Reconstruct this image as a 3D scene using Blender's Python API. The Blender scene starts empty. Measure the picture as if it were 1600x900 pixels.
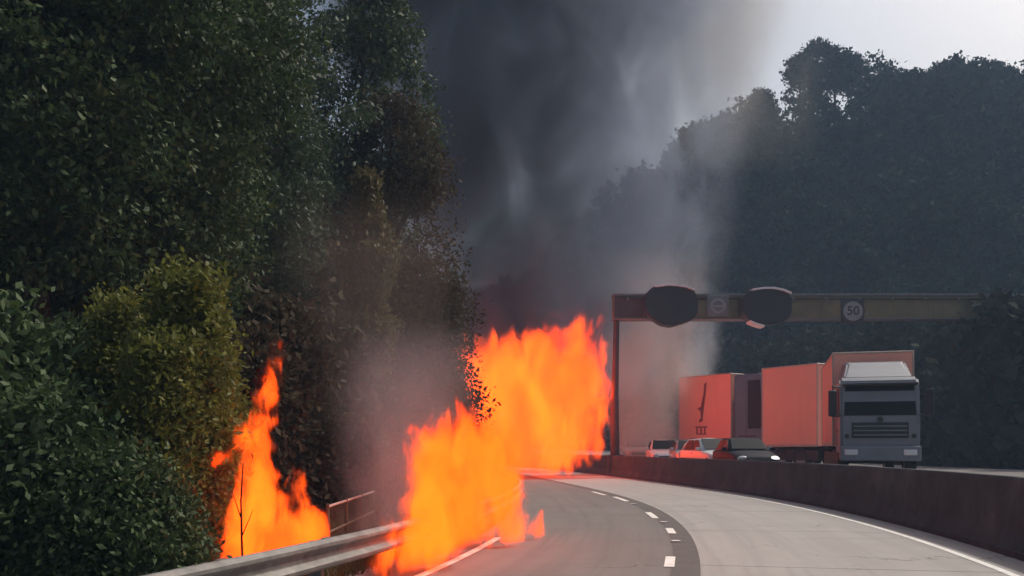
import bpy, bmesh, math, random
import numpy as np
from mathutils import Vector, Matrix, noise as mnoise

random.seed(7)
RNG = np.random.default_rng(11)
SC = bpy.context.scene
COL = SC.collection
R = math.radians

# ------------------------------------------------------------------ camera, world, sun, exposure
EYE, FPX, HZ = 1.6, 1400.0, 700.0          # eye height, focal length and horizon row of the 1600x900 photograph
cam_d = bpy.data.cameras.new("camera")
cam = bpy.data.objects.new("camera", cam_d); COL.objects.link(cam)
cam.location = (0, 0, EYE); cam.rotation_euler = (R(90), 0, 0)
cam_d.sensor_width = 36; cam_d.lens = 36 * FPX / 1600
cam_d.shift_y = (HZ - 450) / 1600
cam_d.clip_start = 0.1; cam_d.clip_end = 4000
SC.camera = cam

SUN_EL, SUN_AZ = R(50), R(58)              # azimuth from +Y towards +X
world = bpy.data.worlds.new("World"); SC.world = world; world.use_nodes = True
wn = world.node_tree.nodes; wl = world.node_tree.links
sky = wn.new("ShaderNodeTexSky"); sky.sky_type = 'NISHITA'; sky.sun_disc = False
sky.sun_elevation = SUN_EL; sky.sun_rotation = SUN_AZ
sky.air_density = 1.3; sky.dust_density = 7.0; sky.ozone_density = 1.0
wl.new(sky.outputs[0], wn["Background"].inputs["Color"]); wn["Background"].inputs["Strength"].default_value = 0.09
sun_d = bpy.data.lights.new("sun", 'SUN'); sun_d.energy = 2.2; sun_d.angle = R(1.5); sun_d.color = (1, .93, .84)
sun = bpy.data.objects.new("sun", sun_d); COL.objects.link(sun)
sdir = Vector((math.sin(SUN_AZ) * math.cos(SUN_EL), math.cos(SUN_AZ) * math.cos(SUN_EL), math.sin(SUN_EL)))
sun.rotation_euler = sdir.to_track_quat('Z', 'Y').to_euler(); sun.location = sdir * 60

vs = SC.view_settings
vs.view_transform = 'Standard'; vs.look = 'None'; vs.exposure = 0.42; vs.gamma = 1.0; vs.use_curve_mapping = False
cy = SC.cycles
cy.use_denoising = True
cy.max_bounces = 6; cy.diffuse_bounces = 3; cy.glossy_bounces = 3; cy.transmission_bounces = 4
cy.volume_bounces = 2; cy.transparent_max_bounces = 24
cy.volume_step_rate = 1.0; cy.volume_max_steps = 128
cy.sample_clamp_indirect = 6.0
cy.use_adaptive_sampling = True; cy.adaptive_threshold = 0.02

# ------------------------------------------------------------------ helpers
def at(px, py, Y):                           # the world point seen at a photograph pixel, Y metres away
    return Vector(((px - 800) * Y / FPX, Y, EYE + (HZ - py) * Y / FPX))

def link(name, me, mat=None, parent=None, loc=None, smooth=False):
    if isinstance(me, bmesh.types.BMesh):
        m = bpy.data.meshes.new(name); me.to_mesh(m); me.free(); me = m
    o = bpy.data.objects.new(name, me); COL.objects.link(o)
    if mat is not None and not me.materials: me.materials.append(mat)
    if parent is not None: o.parent = parent
    if loc is not None: o.location = loc
    if smooth: me.polygons.foreach_set("use_smooth", [True] * len(me.polygons))
    return o

def empty(name, loc=(0, 0, 0), rz=0.0):
    o = bpy.data.objects.new(name, None); COL.objects.link(o); o.location = loc; o.rotation_euler = (0, 0, rz)
    o.empty_display_size = .2
    return o

def tag(o, label=None, cat=None, group=None, kind=None):
    if label: o["label"] = label
    if cat: o["category"] = cat
    if group: o["group"] = group
    if kind: o["kind"] = kind
    return o

def copy_tree(o, parent=None):
    c = o.copy(); COL.objects.link(c); c.parent = parent
    for ch in list(o.children): copy_tree(ch, c)
    return c

def bm_box(bm, x0, x1, y0, y1, z0, z1, bev=0.0, seg=2, M=None):
    vs_ = [bm.verts.new(p) for p in ((x0,y0,z0),(x1,y0,z0),(x1,y1,z0),(x0,y1,z0),(x0,y0,z1),(x1,y0,z1),(x1,y1,z1),(x0,y1,z1))]
    fs = [bm.faces.new([vs_[i] for i in f]) for f in ((3,2,1,0),(4,5,6,7),(0,1,5,4),(1,2,6,5),(2,3,7,6),(3,0,4,7))]
    if M is not None:
        for v in vs_: v.co = M @ v.co
    if bev:
        es = list({e for f in fs for e in f.edges})
        bmesh.ops.bevel(bm, geom=es, offset=bev, segments=seg, affect='EDGES', profile=.6)
    return bm

def box(*a, **k): return bm_box(bmesh.new(), *a, **k)

def tube(bm, pts, rad, n=8, cap=True):
    pts = [Vector(p) for p in pts]
    rad = rad if isinstance(rad, (list, tuple)) else [rad] * len(pts)
    rings = []
    up = Vector((0.31, 0.17, 1)).normalized()
    for i, p in enumerate(pts):
        d = (pts[min(i + 1, len(pts) - 1)] - pts[max(i - 1, 0)]).normalized()
        a = d.cross(up)
        if a.length < .05: a = d.cross(Vector((1, 0, 0)))
        a.normalize(); b = d.cross(a)
        rings.append([bm.verts.new(p + rad[i] * (math.cos(2*math.pi*k/n) * a + math.sin(2*math.pi*k/n) * b)) for k in range(n)])
    for r0, r1 in zip(rings, rings[1:]):
        for k in range(n): bm.faces.new((r0[k], r0[(k+1) % n], r1[(k+1) % n], r1[k]))
    if cap:
        bm.faces.new(rings[0][::-1]); bm.faces.new(rings[-1])
    return bm

def prism(bm, poly, y0, y1, M=None):         # polygon in XZ extruded along Y
    a = [bm.verts.new((x, y0, z)) for x, z in poly]; b = [bm.verts.new((x, y1, z)) for x, z in poly]
    bm.faces.new(a[::-1]) if False else bm.faces.new(a); bm.faces.new(b[::-1])
    n = len(poly)
    for i in range(n): bm.faces.new((a[i], b[i], b[(i+1) % n], a[(i+1) % n]))
    if M is not None:
        for v in a + b: v.co = M @ v.co
    bmesh.ops.recalc_face_normals(bm, faces=bm.faces)
    return bm

# ------------------------------------------------------------------ materials
def nmat(name):
    m = bpy.data.materials.new(name); m.use_nodes = True
    return m, m.node_tree.nodes, m.node_tree.links, m.node_tree.nodes["Principled BSDF"]

def mat(name, col, rough=.6, metal=0., var=.25, scale=6., bump=.0, spec=.5, wear=None, emit=None, coat=0.):
    """Principled with noise-driven tone variation, dirt and relief."""
    m, N, L, b = nmat(name)
    tc = N.new("ShaderNodeTexCoord")
    no = N.new("ShaderNodeTexNoise"); no.inputs["Scale"].default_value = scale; no.inputs["Detail"].default_value = 7; no.inputs["Roughness"].default_value = .65
    L.new(tc.outputs["Object"], no.inputs["Vector"])
    rp = N.new("ShaderNodeValToRGB")
    lo = [c * (1 - var) for c in col]; hi = [min(1, c * (1 + var)) for c in col]
    rp.color_ramp.elements[0].color = (*lo, 1); rp.color_ramp.elements[0].position = .3
    rp.color_ramp.elements[1].color = (*hi, 1); rp.color_ramp.elements[1].position = .72
    L.new(no.outputs["Fac"], rp.inputs["Fac"]); src = rp.outputs["Color"]
    if wear:
        n2 = N.new("ShaderNodeTexNoise"); n2.inputs["Scale"].default_value = scale * .33; n2.inputs["Detail"].default_value = 9; n2.inputs["Roughness"].default_value = .7
        L.new(tc.outputs["Object"], n2.inputs["Vector"])
        r2 = N.new("ShaderNodeValToRGB"); r2.color_ramp.elements[0].position = .52; r2.color_ramp.elements[1].position = .72
        L.new(n2.outputs["Fac"], r2.inputs["Fac"])
        mx = N.new("ShaderNodeMix"); mx.data_type = 'RGBA'
        L.new(r2.outputs["Color"], mx.inputs["Factor"]); L.new(src, mx.inputs["A"]); mx.inputs["B"].default_value = (*wear, 1)
        src = mx.outputs["Result"]
    L.new(src, b.inputs["Base Color"])
    b.inputs["Roughness"].default_value = rough; b.inputs["Metallic"].default_value = metal
    b.inputs["Specular IOR Level"].default_value = spec
    b.inputs["Coat Weight"].default_value = coat
    if bump:
        bp = N.new("ShaderNodeBump"); bp.inputs["Strength"].default_value = bump; bp.inputs["Distance"].default_value = .02
        n3 = N.new("ShaderNodeTexNoise"); n3.inputs["Scale"].default_value = scale * 8; n3.inputs["Detail"].default_value = 4
        L.new(tc.outputs["Object"], n3.inputs["Vector"])
        L.new(n3.outputs["Fac"], bp.inputs["Height"]); L.new(bp.outputs["Normal"], b.inputs["Normal"])
    if emit:
        b.inputs["Emission Color"].default_value = (*emit[0], 1); b.inputs["Emission Strength"].default_value = emit[1]
    return m

def leaf_mat(name, cols, rough=.62, trans=.25, spec=.22):
    m, N, L, b = nmat(name)
    g = N.new("ShaderNodeNewGeometry")
    rp = N.new("ShaderNodeValToRGB"); rp.color_ramp.interpolation = 'LINEAR'
    els = rp.color_ramp.elements
    els[0].color = (*cols[0], 1); els[1].color = (*cols[-1], 1)
    for i, c in enumerate(cols[1:-1]):
        e = els.new((i + 1) / (len(cols) - 1)); e.color = (*c, 1)
    tc = N.new("ShaderNodeTexCoord"); no = N.new("ShaderNodeTexNoise"); no.inputs["Scale"].default_value = .55; no.inputs["Detail"].default_value = 3
    L.new(tc.outputs["Object"], no.inputs["Vector"])
    ad = N.new("ShaderNodeMath"); ad.operation = 'MULTIPLY_ADD'
    L.new(g.outputs["Random Per Island"], ad.inputs[0]); ad.inputs[1].default_value = .55
    mp = N.new("ShaderNodeMapRange"); mp.inputs["From Min"].default_value = .32; mp.inputs["From Max"].default_value = .68; mp.inputs["To Max"].default_value = .5
    L.new(no.outputs["Fac"], mp.inputs["Value"]); L.new(mp.outputs["Result"], ad.inputs[2])
    L.new(ad.outputs[0], rp.inputs["Fac"])
    L.new(rp.outputs["Color"], b.inputs["Base Color"])
    b.inputs["Roughness"].default_value = rough; b.inputs["Specular IOR Level"].default_value = spec
    tr = N.new("ShaderNodeBsdfTranslucent"); L.new(rp.outputs["Color"], tr.inputs["Color"])
    ms = N.new("ShaderNodeMixShader"); ms.inputs["Fac"].default_value = trans
    L.new(b.outputs[0], ms.inputs[1]); L.new(tr.outputs[0], ms.inputs[2])
    L.new(ms.outputs[0], N["Material Output"].inputs["Surface"])
    return m

def road_mat(name, col, patch, streak, rough=.85, fleck=.25):
    """paving: aggregate flecks, worn and oily streaks along the lanes, patches and hairline cracks"""
    m, N, L, b = nmat(name)
    uv = N.new("ShaderNodeUVMap"); uv.uv_map = 'lane'
    tc = N.new("ShaderNodeTexCoord")
    def noise(src, scale, detail, sc3=None, rough_=.6):
        if sc3:
            mp = N.new("ShaderNodeMapping"); mp.inputs["Scale"].default_value = sc3; L.new(src, mp.inputs[0]); src = mp.outputs[0]
        q = N.new("ShaderNodeTexNoise"); q.inputs["Scale"].default_value = scale; q.inputs["Detail"].default_value = detail; q.inputs["Roughness"].default_value = rough_; L.new(src, q.inputs["Vector"]); return q.outputs["Fac"]
    def ramp(f, a, c):
        q = N.new("ShaderNodeMapRange"); q.interpolation_type = 'SMOOTHSTEP'; q.inputs["From Min"].default_value = a; q.inputs["From Max"].default_value = c; L.new(f, q.inputs["Value"]); return q.outputs[0]
    def mix(f, A, B, k=1.0):
        q = N.new("ShaderNodeMix"); q.data_type = 'RGBA'
        if k < 1:
            mm = N.new("ShaderNodeMath"); mm.operation = 'MULTIPLY'; L.new(f, mm.inputs[0]); mm.inputs[1].default_value = k; f = mm.outputs[0]
        L.new(f, q.inputs["Factor"])
        for s_, v in (("A", A), ("B", B)):
            if isinstance(v, tuple): q.inputs[s_].default_value = (*v, 1)
            else: L.new(v, q.inputs[s_])
        return q.outputs["Result"]
    dark = tuple(c * .55 for c in col); light = tuple(min(1, c * 1.45) for c in col)
    c = mix(ramp(noise(tc.outputs["Object"], .5, 6), .35, .65), col, patch)
    c = mix(ramp(noise(uv.outputs[0], 1, 4, (2.3, .07, 1)), .44, .66), c, streak, .8)
    c = mix(ramp(noise(uv.outputs[0], 1, 5, (5.5, .28, 1)), .55, .72), c, dark, .3)
    c = mix(ramp(noise(tc.outputs["Object"], 38, 3), .52, .7), c, light, fleck)
    c = mix(ramp(noise(tc.outputs["Object"], 52, 2), .56, .7), c, dark, fleck)
    vo = N.new("ShaderNodeTexVoronoi"); vo.feature = 'DISTANCE_TO_EDGE'; vo.inputs["Scale"].default_value = .42
    wp = N.new("ShaderNodeVectorMath"); wp.operation = 'ADD'; nq = N.new("ShaderNodeTexNoise"); nq.inputs["Scale"].default_value = 1.6; nq.inputs["Detail"].default_value = 6
    L.new(tc.outputs["Object"], nq.inputs["Vector"]); L.new(tc.outputs["Object"], wp.inputs[0]); L.new(nq.outputs["Color"], wp.inputs[1]); L.new(wp.outputs[0], vo.inputs["Vector"])
    cr = ramp(vo.outputs["Distance"], .012, .002)
    mk_ = N.new("ShaderNodeMath"); mk_.operation = 'MULTIPLY'; L.new(cr, mk_.inputs[0]); L.new(ramp(noise(tc.outputs["Object"], .23, 3), .5, .6), mk_.inputs[1])
    c = mix(mk_.outputs[0], c, tuple(q * .4 for q in col), .8)
    L.new(c, b.inputs["Base Color"]); b.inputs["Roughness"].default_value = rough; b.inputs["Specular IOR Level"].default_value = .25
    bp = N.new("ShaderNodeBump"); bp.inputs["Strength"].default_value = .4; bp.inputs["Distance"].default_value = .01; L.new(noise(tc.outputs["Object"], 45, 4), bp.inputs["Height"]); L.new(bp.outputs["Normal"], b.inputs["Normal"])
    return m

M = {
 'asphalt': road_mat('asphalt', (.148, .136, .129), (.168, .155, .147), (.13, .119, .113)),
 'sealed':  mat('sealed_asphalt', (.092, .084, .079), .8, var=.2, scale=3, bump=.3, spec=.3),
 'concrete_road': road_mat('concrete_road', (.32, .303, .288), (.295, .28, .266), (.27, .256, .243), fleck=.12),
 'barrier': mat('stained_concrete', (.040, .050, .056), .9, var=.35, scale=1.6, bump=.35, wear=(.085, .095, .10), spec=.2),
 'paint_white': mat('worn_white_paint', (.72, .7, .66), .6, var=.14, scale=9, wear=(.45, .43, .4)),
 'soil': mat('forest_soil', (.055, .045, .03), .95, var=.4, scale=.8, bump=.6, wear=(.04, .055, .025), spec=.1),
 'galv': mat('galvanised_steel', (.40, .385, .37), .5, metal=.55, var=.25, scale=5, wear=(.2, .165, .145)),
 'post': mat('weathered_post_steel', (.16, .14, .125), .6, metal=.4, var=.3, scale=7, wear=(.12, .07, .045)),
 'gantry': mat('olive_gantry_paint', (.19, .16, .08), .6, var=.18, scale=.8, wear=(.09, .075, .055)),
 'gantry_top': mat('grey_gantry_flange', (.17, .17, .175), .55, var=.2, scale=1),
 'column': mat('dark_red_column_paint', (.075, .048, .046), .55, var=.25, scale=1.4),
 'housing': mat('black_signal_housing', (.022, .021, .024), .5, var=.3, scale=2),
 'lit_rim': mat('lit_rim_white', (.85, .85, .87), .5, metal=.0, var=.15, scale=3),  # highlight on the signal rims, put in as near-white colour
 'sign_white': mat('faded_sign_white', (.30, .29, .29), .6, var=.15, scale=4),
 'sign_dark': mat('sign_dark_print', (.05, .045, .045), .6, var=.2, scale=4),
 'firelit': mat('firelit_white_box', (.95, .42, .31), .6, var=.04, scale=.7, wear=(.9, .45, .35), spec=.25),  # white box walls, the fire's red glow put into the base colour
 'trim': mat('pale_box_trim', (.52, .40, .34), .5, var=.15, scale=3, metal=.2),
 'cab_grey': mat('slate_cab_paint', (.19, .205, .235), .5, var=.12, scale=1.5, coat=.1),
 'cab_pale': mat('pale_grey_cab_paint', (.09, .19, .25), .5, var=.1, scale=1.5, spec=.2),
 'black': mat('black_plastic', (.018, .018, .02), .5, var=.3, scale=4),
 'rubber': mat('tyre_rubber', (.02, .02, .02), .85, var=.3, scale=9, bump=.3),
 'rim': mat('wheel_rim_metal', (.3, .3, .31), .4, metal=.7, var=.2, scale=6),
 'chassis': mat('dark_chassis_steel', (.03, .026, .025), .65, var=.4, scale=3),
 'car_white': mat('white_car_paint', (.74, .73, .72), .3, var=.04, scale=2, coat=.6),
 'car_silver': mat('silver_car_paint', (.46, .46, .47), .32, metal=.35, var=.06, scale=2, coat=.6),
 'car_dark': mat('dark_blue_black_car_paint', (.014, .015, .022), .6, var=.15, scale=2, spec=.12),
 'glass': mat('dark_tinted_glass', (.018, .02, .023), .4, var=.2, scale=1.2, spec=.05),
 'lamp': mat('headlight_lens', (.75, .76, .78), .12, var=.1, scale=10, spec=.8),
 'lamp_on': mat('lit_headlight', (.9, .9, .88), .2, var=.02, emit=((1, .97, .9), 1.0)),
 'plate': mat('number_plate_white', (.6, .6, .58), .5, var=.08),
 'print': mat('dark_red_print', (.2, .035, .025), .6, var=.1, scale=5),
 'bark': mat('dark_bark', (.05, .038, .028), .9, var=.45, scale=5, bump=.8, spec=.15),
 'char': mat('charred_wood', (.012, .01, .009), .9, var=.5, scale=8, bump=.6, spec=.1),
 'skin': mat('skin', (.2, .11, .075), .6, var=.1, scale=8),
 'hair': mat('black_hair', (.012, .011, .011), .6, var=.3, scale=20),
 'cloth': mat('dark_clothing', (.022, .021, .025), .85, var=.25, scale=8, bump=.3),
 'wire': mat('green_wire_fence', (.055, .075, .05), .55, var=.25, scale=6),
 'leaf_dark': leaf_mat('leaf_dark', [(.022, .043, .018), (.039, .067, .024), (.060, .093, .031), (.09, .117, .048)]),
 'leaf_cool': leaf_mat('leaf_cool', [(.026, .046, .027), (.042, .067, .038), (.06, .09, .048), (.09, .116, .074)]),
 'leaf_yellow': leaf_mat('leaf_yellow', [(.065, .08, .016), (.11, .125, .024), (.155, .165, .032), (.21, .205, .05)], .6, .4),
 'leaf_olive': leaf_mat('leaf_olive', [(.06, .056, .022), (.09, .08, .03), (.12, .105, .042), (.15, .12, .06)], .6),
 'leaf_brown': leaf_mat('leaf_brown', [(.032, .026, .018), (.05, .04, .026), (.07, .058, .034), (.095, .068, .042)], .75, .25, .08),
 'leaf_far': leaf_mat('leaf_far', [(.016, .028, .022), (.026, .041, .03), (.037, .053, .038), (.05, .066, .048)], .95, .08, .03),
 'grass': leaf_mat('grass_blades', [(.03, .04, .012), (.05, .065, .018), (.07, .08, .03), (.10, .085, .045)], .6, .3),
}

# ------------------------------------------------------------------ the road's line (the dashed lane line), bending left
def make_line():
    ts = np.arange(-45, 95, .25); i0 = int(np.argmin(abs(ts)))
    def kap(t):
        if t < 2: return 1 / 65
        if t < 12: return 1/65 + (1/600 - 1/65) * (t - 2) / 10
        if t < 38: return 1 / 600
        return 1 / 70
    P = np.zeros((len(ts), 2)); A = np.zeros(len(ts)); P[i0] = (3.4, 25); A[i0] = 0
    for i in range(i0, len(ts) - 1):
        A[i+1] = A[i] + .25 * kap(ts[i]); m = .5 * (A[i] + A[i+1]); P[i+1] = P[i] + .25 * np.array((-math.sin(m), math.cos(m)))
    for i in range(i0, 0, -1):
        A[i-1] = A[i] - .25 * kap(ts[i-1]); m = .5 * (A[i] + A[i-1]); P[i-1] = P[i] - .25 * np.array((-math.sin(m), math.cos(m)))
    return ts, P, A
TS, LP, LA = make_line()
def road(t, o):                              # distance along, offset to the right of the dashed line
    x = np.interp(t, TS, LP[:, 0]); y = np.interp(t, TS, LP[:, 1]); a = np.interp(t, TS, LA)
    return Vector((x + o * math.cos(a), y + o * math.sin(a), 0))
def road_off(x, y):                          # (t, offset) of many points
    d = (x[:, None] - LP[None, :, 0]) ** 2 + (y[:, None] - LP[None, :, 1]) ** 2
    k = d.argmin(1)
    return TS[k], (x - LP[k, 0]) * np.cos(LA[k]) + (y - LP[k, 1]) * np.sin(LA[k])

def ribbon(t0, t1, o0, o1, z, step=.5, thick=0.0, wob=0.0, nx=1):
    bm = bmesh.new(); n = max(2, int((t1 - t0) / step) + 1); rows = []
    zf = z if callable(z) else (lambda t, o: z)
    for i in range(n):
        t = t0 + (t1 - t0) * i / (n - 1); row = []
        for j in range(nx + 1):
            o = o0 + (o1 - o0) * j / nx
            if wob and j in (0, nx): o += wob * mnoise.noise((t * .7, o, 3.1)) + wob * .4 * mnoise.noise((t * 3.7, o, 9.1))
            p = road(t, o); row.append(bm.verts.new((p.x, p.y, zf(t, o))))
        rows.append(row)
    for a, b in zip(rows, rows[1:]):
        for j in range(nx): bm.faces.new((a[j], a[j+1], b[j+1], b[j]))
    uvl = bm.loops.layers.uv.new('lane'); di = 0
    for i, f in enumerate(bm.faces):
        q, j = divmod(i, nx); tt = [t0 + (t1 - t0) * (q + k) / (n - 1) for k in (0, 1)]; oo = [o0 + (o1 - o0) * (j + k) / nx for k in (0, 1)]
        for lp, (a, b) in zip(f.loops, ((oo[0], tt[0]), (oo[1], tt[0]), (oo[1], tt[1]), (oo[0], tt[1]))): lp[uvl].uv = (a, b)
    if thick:
        r = bmesh.ops.extrude_face_region(bm, geom=list(bm.faces))
        for v in [g for g in r['geom'] if isinstance(g, bmesh.types.BMVert)]: v.co.z -= thick
        bmesh.ops.recalc_face_normals(bm, faces=bm.faces)
    return bm

BAR = 4.9                                    # offset of the median barrier's near foot
OPP_W = 17.5
def opp_z(t, o): return .56 + .02 * max(0, t - 24)

# ------------------------------------------------------------------ terrain
def sstep(x): x = np.clip(x, 0, 1); return x * x * (3 - 2 * x)
def vnoise(x, y, s, seed=0):
    return np.array([mnoise.noise((a * s + seed, b * s - seed, seed * .7)) for a, b in zip(x, y)])
def terrain_z(x, y):
    x = np.asarray(x, float); y = np.asarray(y, float)
    t, o = road_off(x, y)
    prof = np.interp(x, [-200, -60, -20, 0, 10, 21, 30, 42, 52, 75, 110, 200], [2, 4, 10, 20, 28, 36, 43, 49.5, 52.5, 53, 54, 46])
    h1 = prof * sstep((y - 66) / 80) * (1 - .25 * sstep((y - 160) / 200))
    h2 = 44 * sstep((x - 30) / 75) * (1 - sstep((-y - 5) / 60))
    h = np.maximum(h1, h2) * sstep((o - 22.5) / 26)
    left = sstep((-o - 4.4) / 9) * 1.9 + np.clip(-o - 13, 0, 60) * .07
    z = -.06 + np.where(o > 22, h, 0) + np.where(o < -4, left * (1 - .9 * sstep((-o - 60) / 120)), 0)
    far = sstep((np.hypot(x, y) - 260) / 300)
    bump = vnoise(x, y, .06, 3) * np.clip((abs(o - 9) - 14) / 20, 0, 1) * 1.3
    return (z + bump) * (1 - far) - .06 * far

ax = np.concatenate([[-2500, -1200, -600, -380], np.arange(-260, -40, 20), np.arange(-40, 110, 2.0), np.arange(110, 260, 15), [380, 600, 1200, 2500]])
ay = np.concatenate([[-2500, -1200, -500, -200, -90], np.arange(-40, 170, 2.0), np.arange(170, 300, 15), [420, 600, 1200, 2500]])
gx, gy = np.meshgrid(ax, ay); gx = gx.ravel(); gy = gy.ravel()
gz = terrain_z(gx, gy)
W, H = len(ax), len(ay)
me = bpy.data.meshes.new("ground")
me.from_pydata(np.stack([gx, gy, gz], 1).tolist(), [], [(j*W+i, j*W+i+1, (j+1)*W+i+1, (j+1)*W+i) for j in range(H-1) for i in range(W-1)])
tag(link("ground", me, M['soil'], smooth=True), kind='structure')

# ------------------------------------------------------------------ carriageways
roadway = tag(link("road", ribbon(-44, 90, -3.9, .46, 0.0, nx=3), M['asphalt']), kind='structure')
link("sealed_joint", ribbon(-44, 90, .05, .425, .004, wob=.012), M['sealed'], roadway)
k = 0; t = -44.0
slab_edges = []
while t < 88:
    L_ = 5.2; slab_edges.append(t)
    link("concrete_slab", ribbon(t + .012, t + L_ - .012, .43, BAR + .05, lambda tt, o: .006, nx=2, thick=.05), M['concrete_road'], roadway)
    t += L_
link("edge_line", ribbon(-44, -9.5, -3.05, -2.92, .006, wob=.006), M['paint_white'], roadway)
link("edge_line", ribbon(-44, 90, 4.2, 4.32, .012, wob=.008), M['paint_white'], roadway)
for (px, py, ln, wd) in ((1047, 877, 1.15, .14), (1048, 830, 1.1, .15), (1018, 805, 1.9, .15), (970, 780, 2.4, .15), (935, 771, 2.4, .15), (1020, 945, 1.2, .14)):
    Y = EYE * FPX / (py - HZ); X = (px - 800) * Y / FPX
    tt, oo = road_off(np.array([X]), np.array([Y])); tt, oo = float(tt[0]), float(oo[0])
    link("lane_dash", ribbon(tt - ln/2, tt + ln/2, oo - wd/2, oo + wd/2, .010, step=.2, wob=.006), M['paint_white'], roadway)
stud_bm = bm_box(bmesh.new(), -.075, .075, -.06, .06, 0, .022, .012, 2)
sm = bpy.data.meshes.new("road_stud"); stud_bm.to_mesh(sm); stud_bm.free(); sm.materials.append(M['paint_white'])
for i, (px, py) in enumerate(((1056, 847), (1037, 817), (990, 788))):
    Y = EYE * FPX / (py - HZ)
    s = link("road_stud", sm, loc=((px - 800) * Y / FPX, Y, .008))
    tag(s, ["white road stud between the two nearest lane dashes", "white road stud between the second and third lane dashes",
            "white road stud beyond the third lane dash from the front"][i], "road stud", "road studs along the lane line")
far_road = tag(link("far_carriageway", ribbon(-44, 90, BAR + .42, BAR + OPP_W, opp_z, nx=4, thick=.7), M['asphalt']), kind='structure')
for o in (BAR + 1.0, BAR + OPP_W - 1): link("edge_line", ribbon(-44, 90, o, o + .13, lambda t, o_: opp_z(t, o_) + .005), M['paint_white'], far_road)
for t in np.arange(-40, 85, 6.0): link("lane_dash", ribbon(t, t + 2, BAR + 5.0, BAR + 5.14, lambda tt, o_: opp_z(tt, o_) + .005), M['paint_white'], far_road)

# median barrier: a run of concrete units with joints
barrier = tag(empty("median_barrier"), "long dark stained concrete barrier between the two carriageways", "barrier")
prof = [(0, -.05), (0, .10), (.05, .12), (.17, .36), (.22, 1.10), (.24, 1.16), (.44, 1.16), (.46, 1.10), (.5, .3), (.5, -.05)]
t = -40.0
while t < 84:
    bm = bmesh.new(); rows = []
    for k in range(7):
        tt = t + .008 + (3.6 - .016) * k / 6
        rows.append([bm.verts.new(Vector((*road(tt, BAR + a)[:2], b + .004*mnoise.noise((tt, a*5, b*3))))) for a, b in prof])
    n = len(prof)
    for r0, r1 in zip(rows, rows[1:]):
        for i in range(n): bm.faces.new((r0[i], r1[i], r1[(i+1) % n], r0[(i+1) % n]))
    bm.faces.new(rows[0]); bm.faces.new(rows[-1][::-1]); bmesh.ops.recalc_face_normals(bm, faces=bm.faces)
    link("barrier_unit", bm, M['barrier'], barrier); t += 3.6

# ------------------------------------------------------------------ guard rail on the left
RAIL = -3.2
rail = tag(empty("guard_rail"), "galvanised steel guard rail along the left verge, running into the blaze", "guard rail")
wprof = [(.0, .155), (.02, .15), (.075, .115), (.08, .085), (.02, .04), (.005, .0), (.02, -.04), (.08, -.085), (.075, -.115), (.02, -.15), (.0, -.155)]
bm = bmesh.new(); rows = []
ts_ = np.arange(-30, 44, .4)
for tt in ts_:
    z0 = .53 + .012 * mnoise.noise((tt * .5, 0, 2))
    rows.append([bm.verts.new((*road(tt, RAIL + a)[:2], z0 + b)) for a, b in wprof])
for r0, r1 in zip(rows, rows[1:]):
    for i in range(len(wprof) - 1): bm.faces.new((r0[i], r0[i+1], r1[i+1], r1[i]))
bmesh.ops.solidify(bm, geom=list(bm.faces), thickness=.006)
link("beam", bm, M['galv'], rail)
pb = box(-.07, .07, -.05, .05, -.3, .62, .008, 1); pm = bpy.data.meshes.new("post"); pb.to_mesh(pm); pb.free(); pm.materials.append(M['post'])
sb = box(-.09, .09, -.07, .07, -.13, .13, .01, 1); spm = bpy.data.meshes.new("spacer_block"); sb.to_mesh(spm); sb.free(); spm.materials.append(M['post'])
for tt in np.arange(-28.6, 43, 2.0):
    p = road(tt, RAIL - .27); a = float(np.interp(tt, TS, LA))
    o = link("post", pm, parent=rail, loc=p); o.rotation_euler.z = a
    p2 = road(tt, RAIL - .10); s = link("spacer_block", spm, parent=o); s.location = (.17, 0, .53)

# ------------------------------------------------------------------ gantry over the far carriageway
GY = 52.0
gl = at(961, 700, GY).x; gr_x = 31.0
gan = tag(empty("sign_gantry", (0, GY, 0)), "olive steel sign gantry spanning the far carriageway on a dark red column", "gantry")
zt, zb = at(0, 461, GY).z, at(0, 500, GY).z
def gcol(x, name="column"):
    bm = bmesh.new()
    tube(bm, [(x, 0, .2), (x - .03, 0, 4.3), (x, 0, 4.6), (x + .08, 0, zb - .3), (x + .1, 0, zt - .1)], [.27, .25, .21, .17, .17], 12)
    c = link(name, bm, M['column'], gan, smooth=True)
    link("base_plate", box(x - .42, x + .42, -.42, .42, .0, 1.2 if x < 10 else .75, .03), M['barrier'], c)
    return c
gcol(gl); gcol(gr_x)
link("beam", box(gl - .12, gr_x + .4, -.45, .45, zb + .06, zt - .12, .03), M['gantry'], gan)
link("top_flange", box(gl - .16, gr_x + .45, -.52, .52, zt - .117, zt, .015), M['gantry_top'], gan)
link("bottom_flange", box(gl - .14, gr_x + .43, -.5, .5, zb - .02, zb + .057, .015), M['gantry_top'], gan)
x = gl + 1.6
while x < gr_x:                               # stiffener ribs dividing the beam into panels
    link("stiffener", box(x - .035, x + .035, -.50, -.453, zb + .06, zt - .12, .008, 1), M['gantry'], gan); x += 2.05
link("end_panel", box(gl - .1, at(1006, 0, GY).x, -.475, -.452, zb + .1, zt - .16, .01, 1), M['column'], gan)
link("conduit", tube(bmesh.new(), [(gl + .2, -.53, zt - .3), (gr_x, -.53, zt - .3)], .045, 8), M['chassis'], gan)
for k in range(14): link("bracket", box(gl + .6 + k*1.9, gl + .72 + k*1.9, -.6, -.455, zt - .38, zt - .22, .01, 1), M['gantry_top'], gan)
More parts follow.
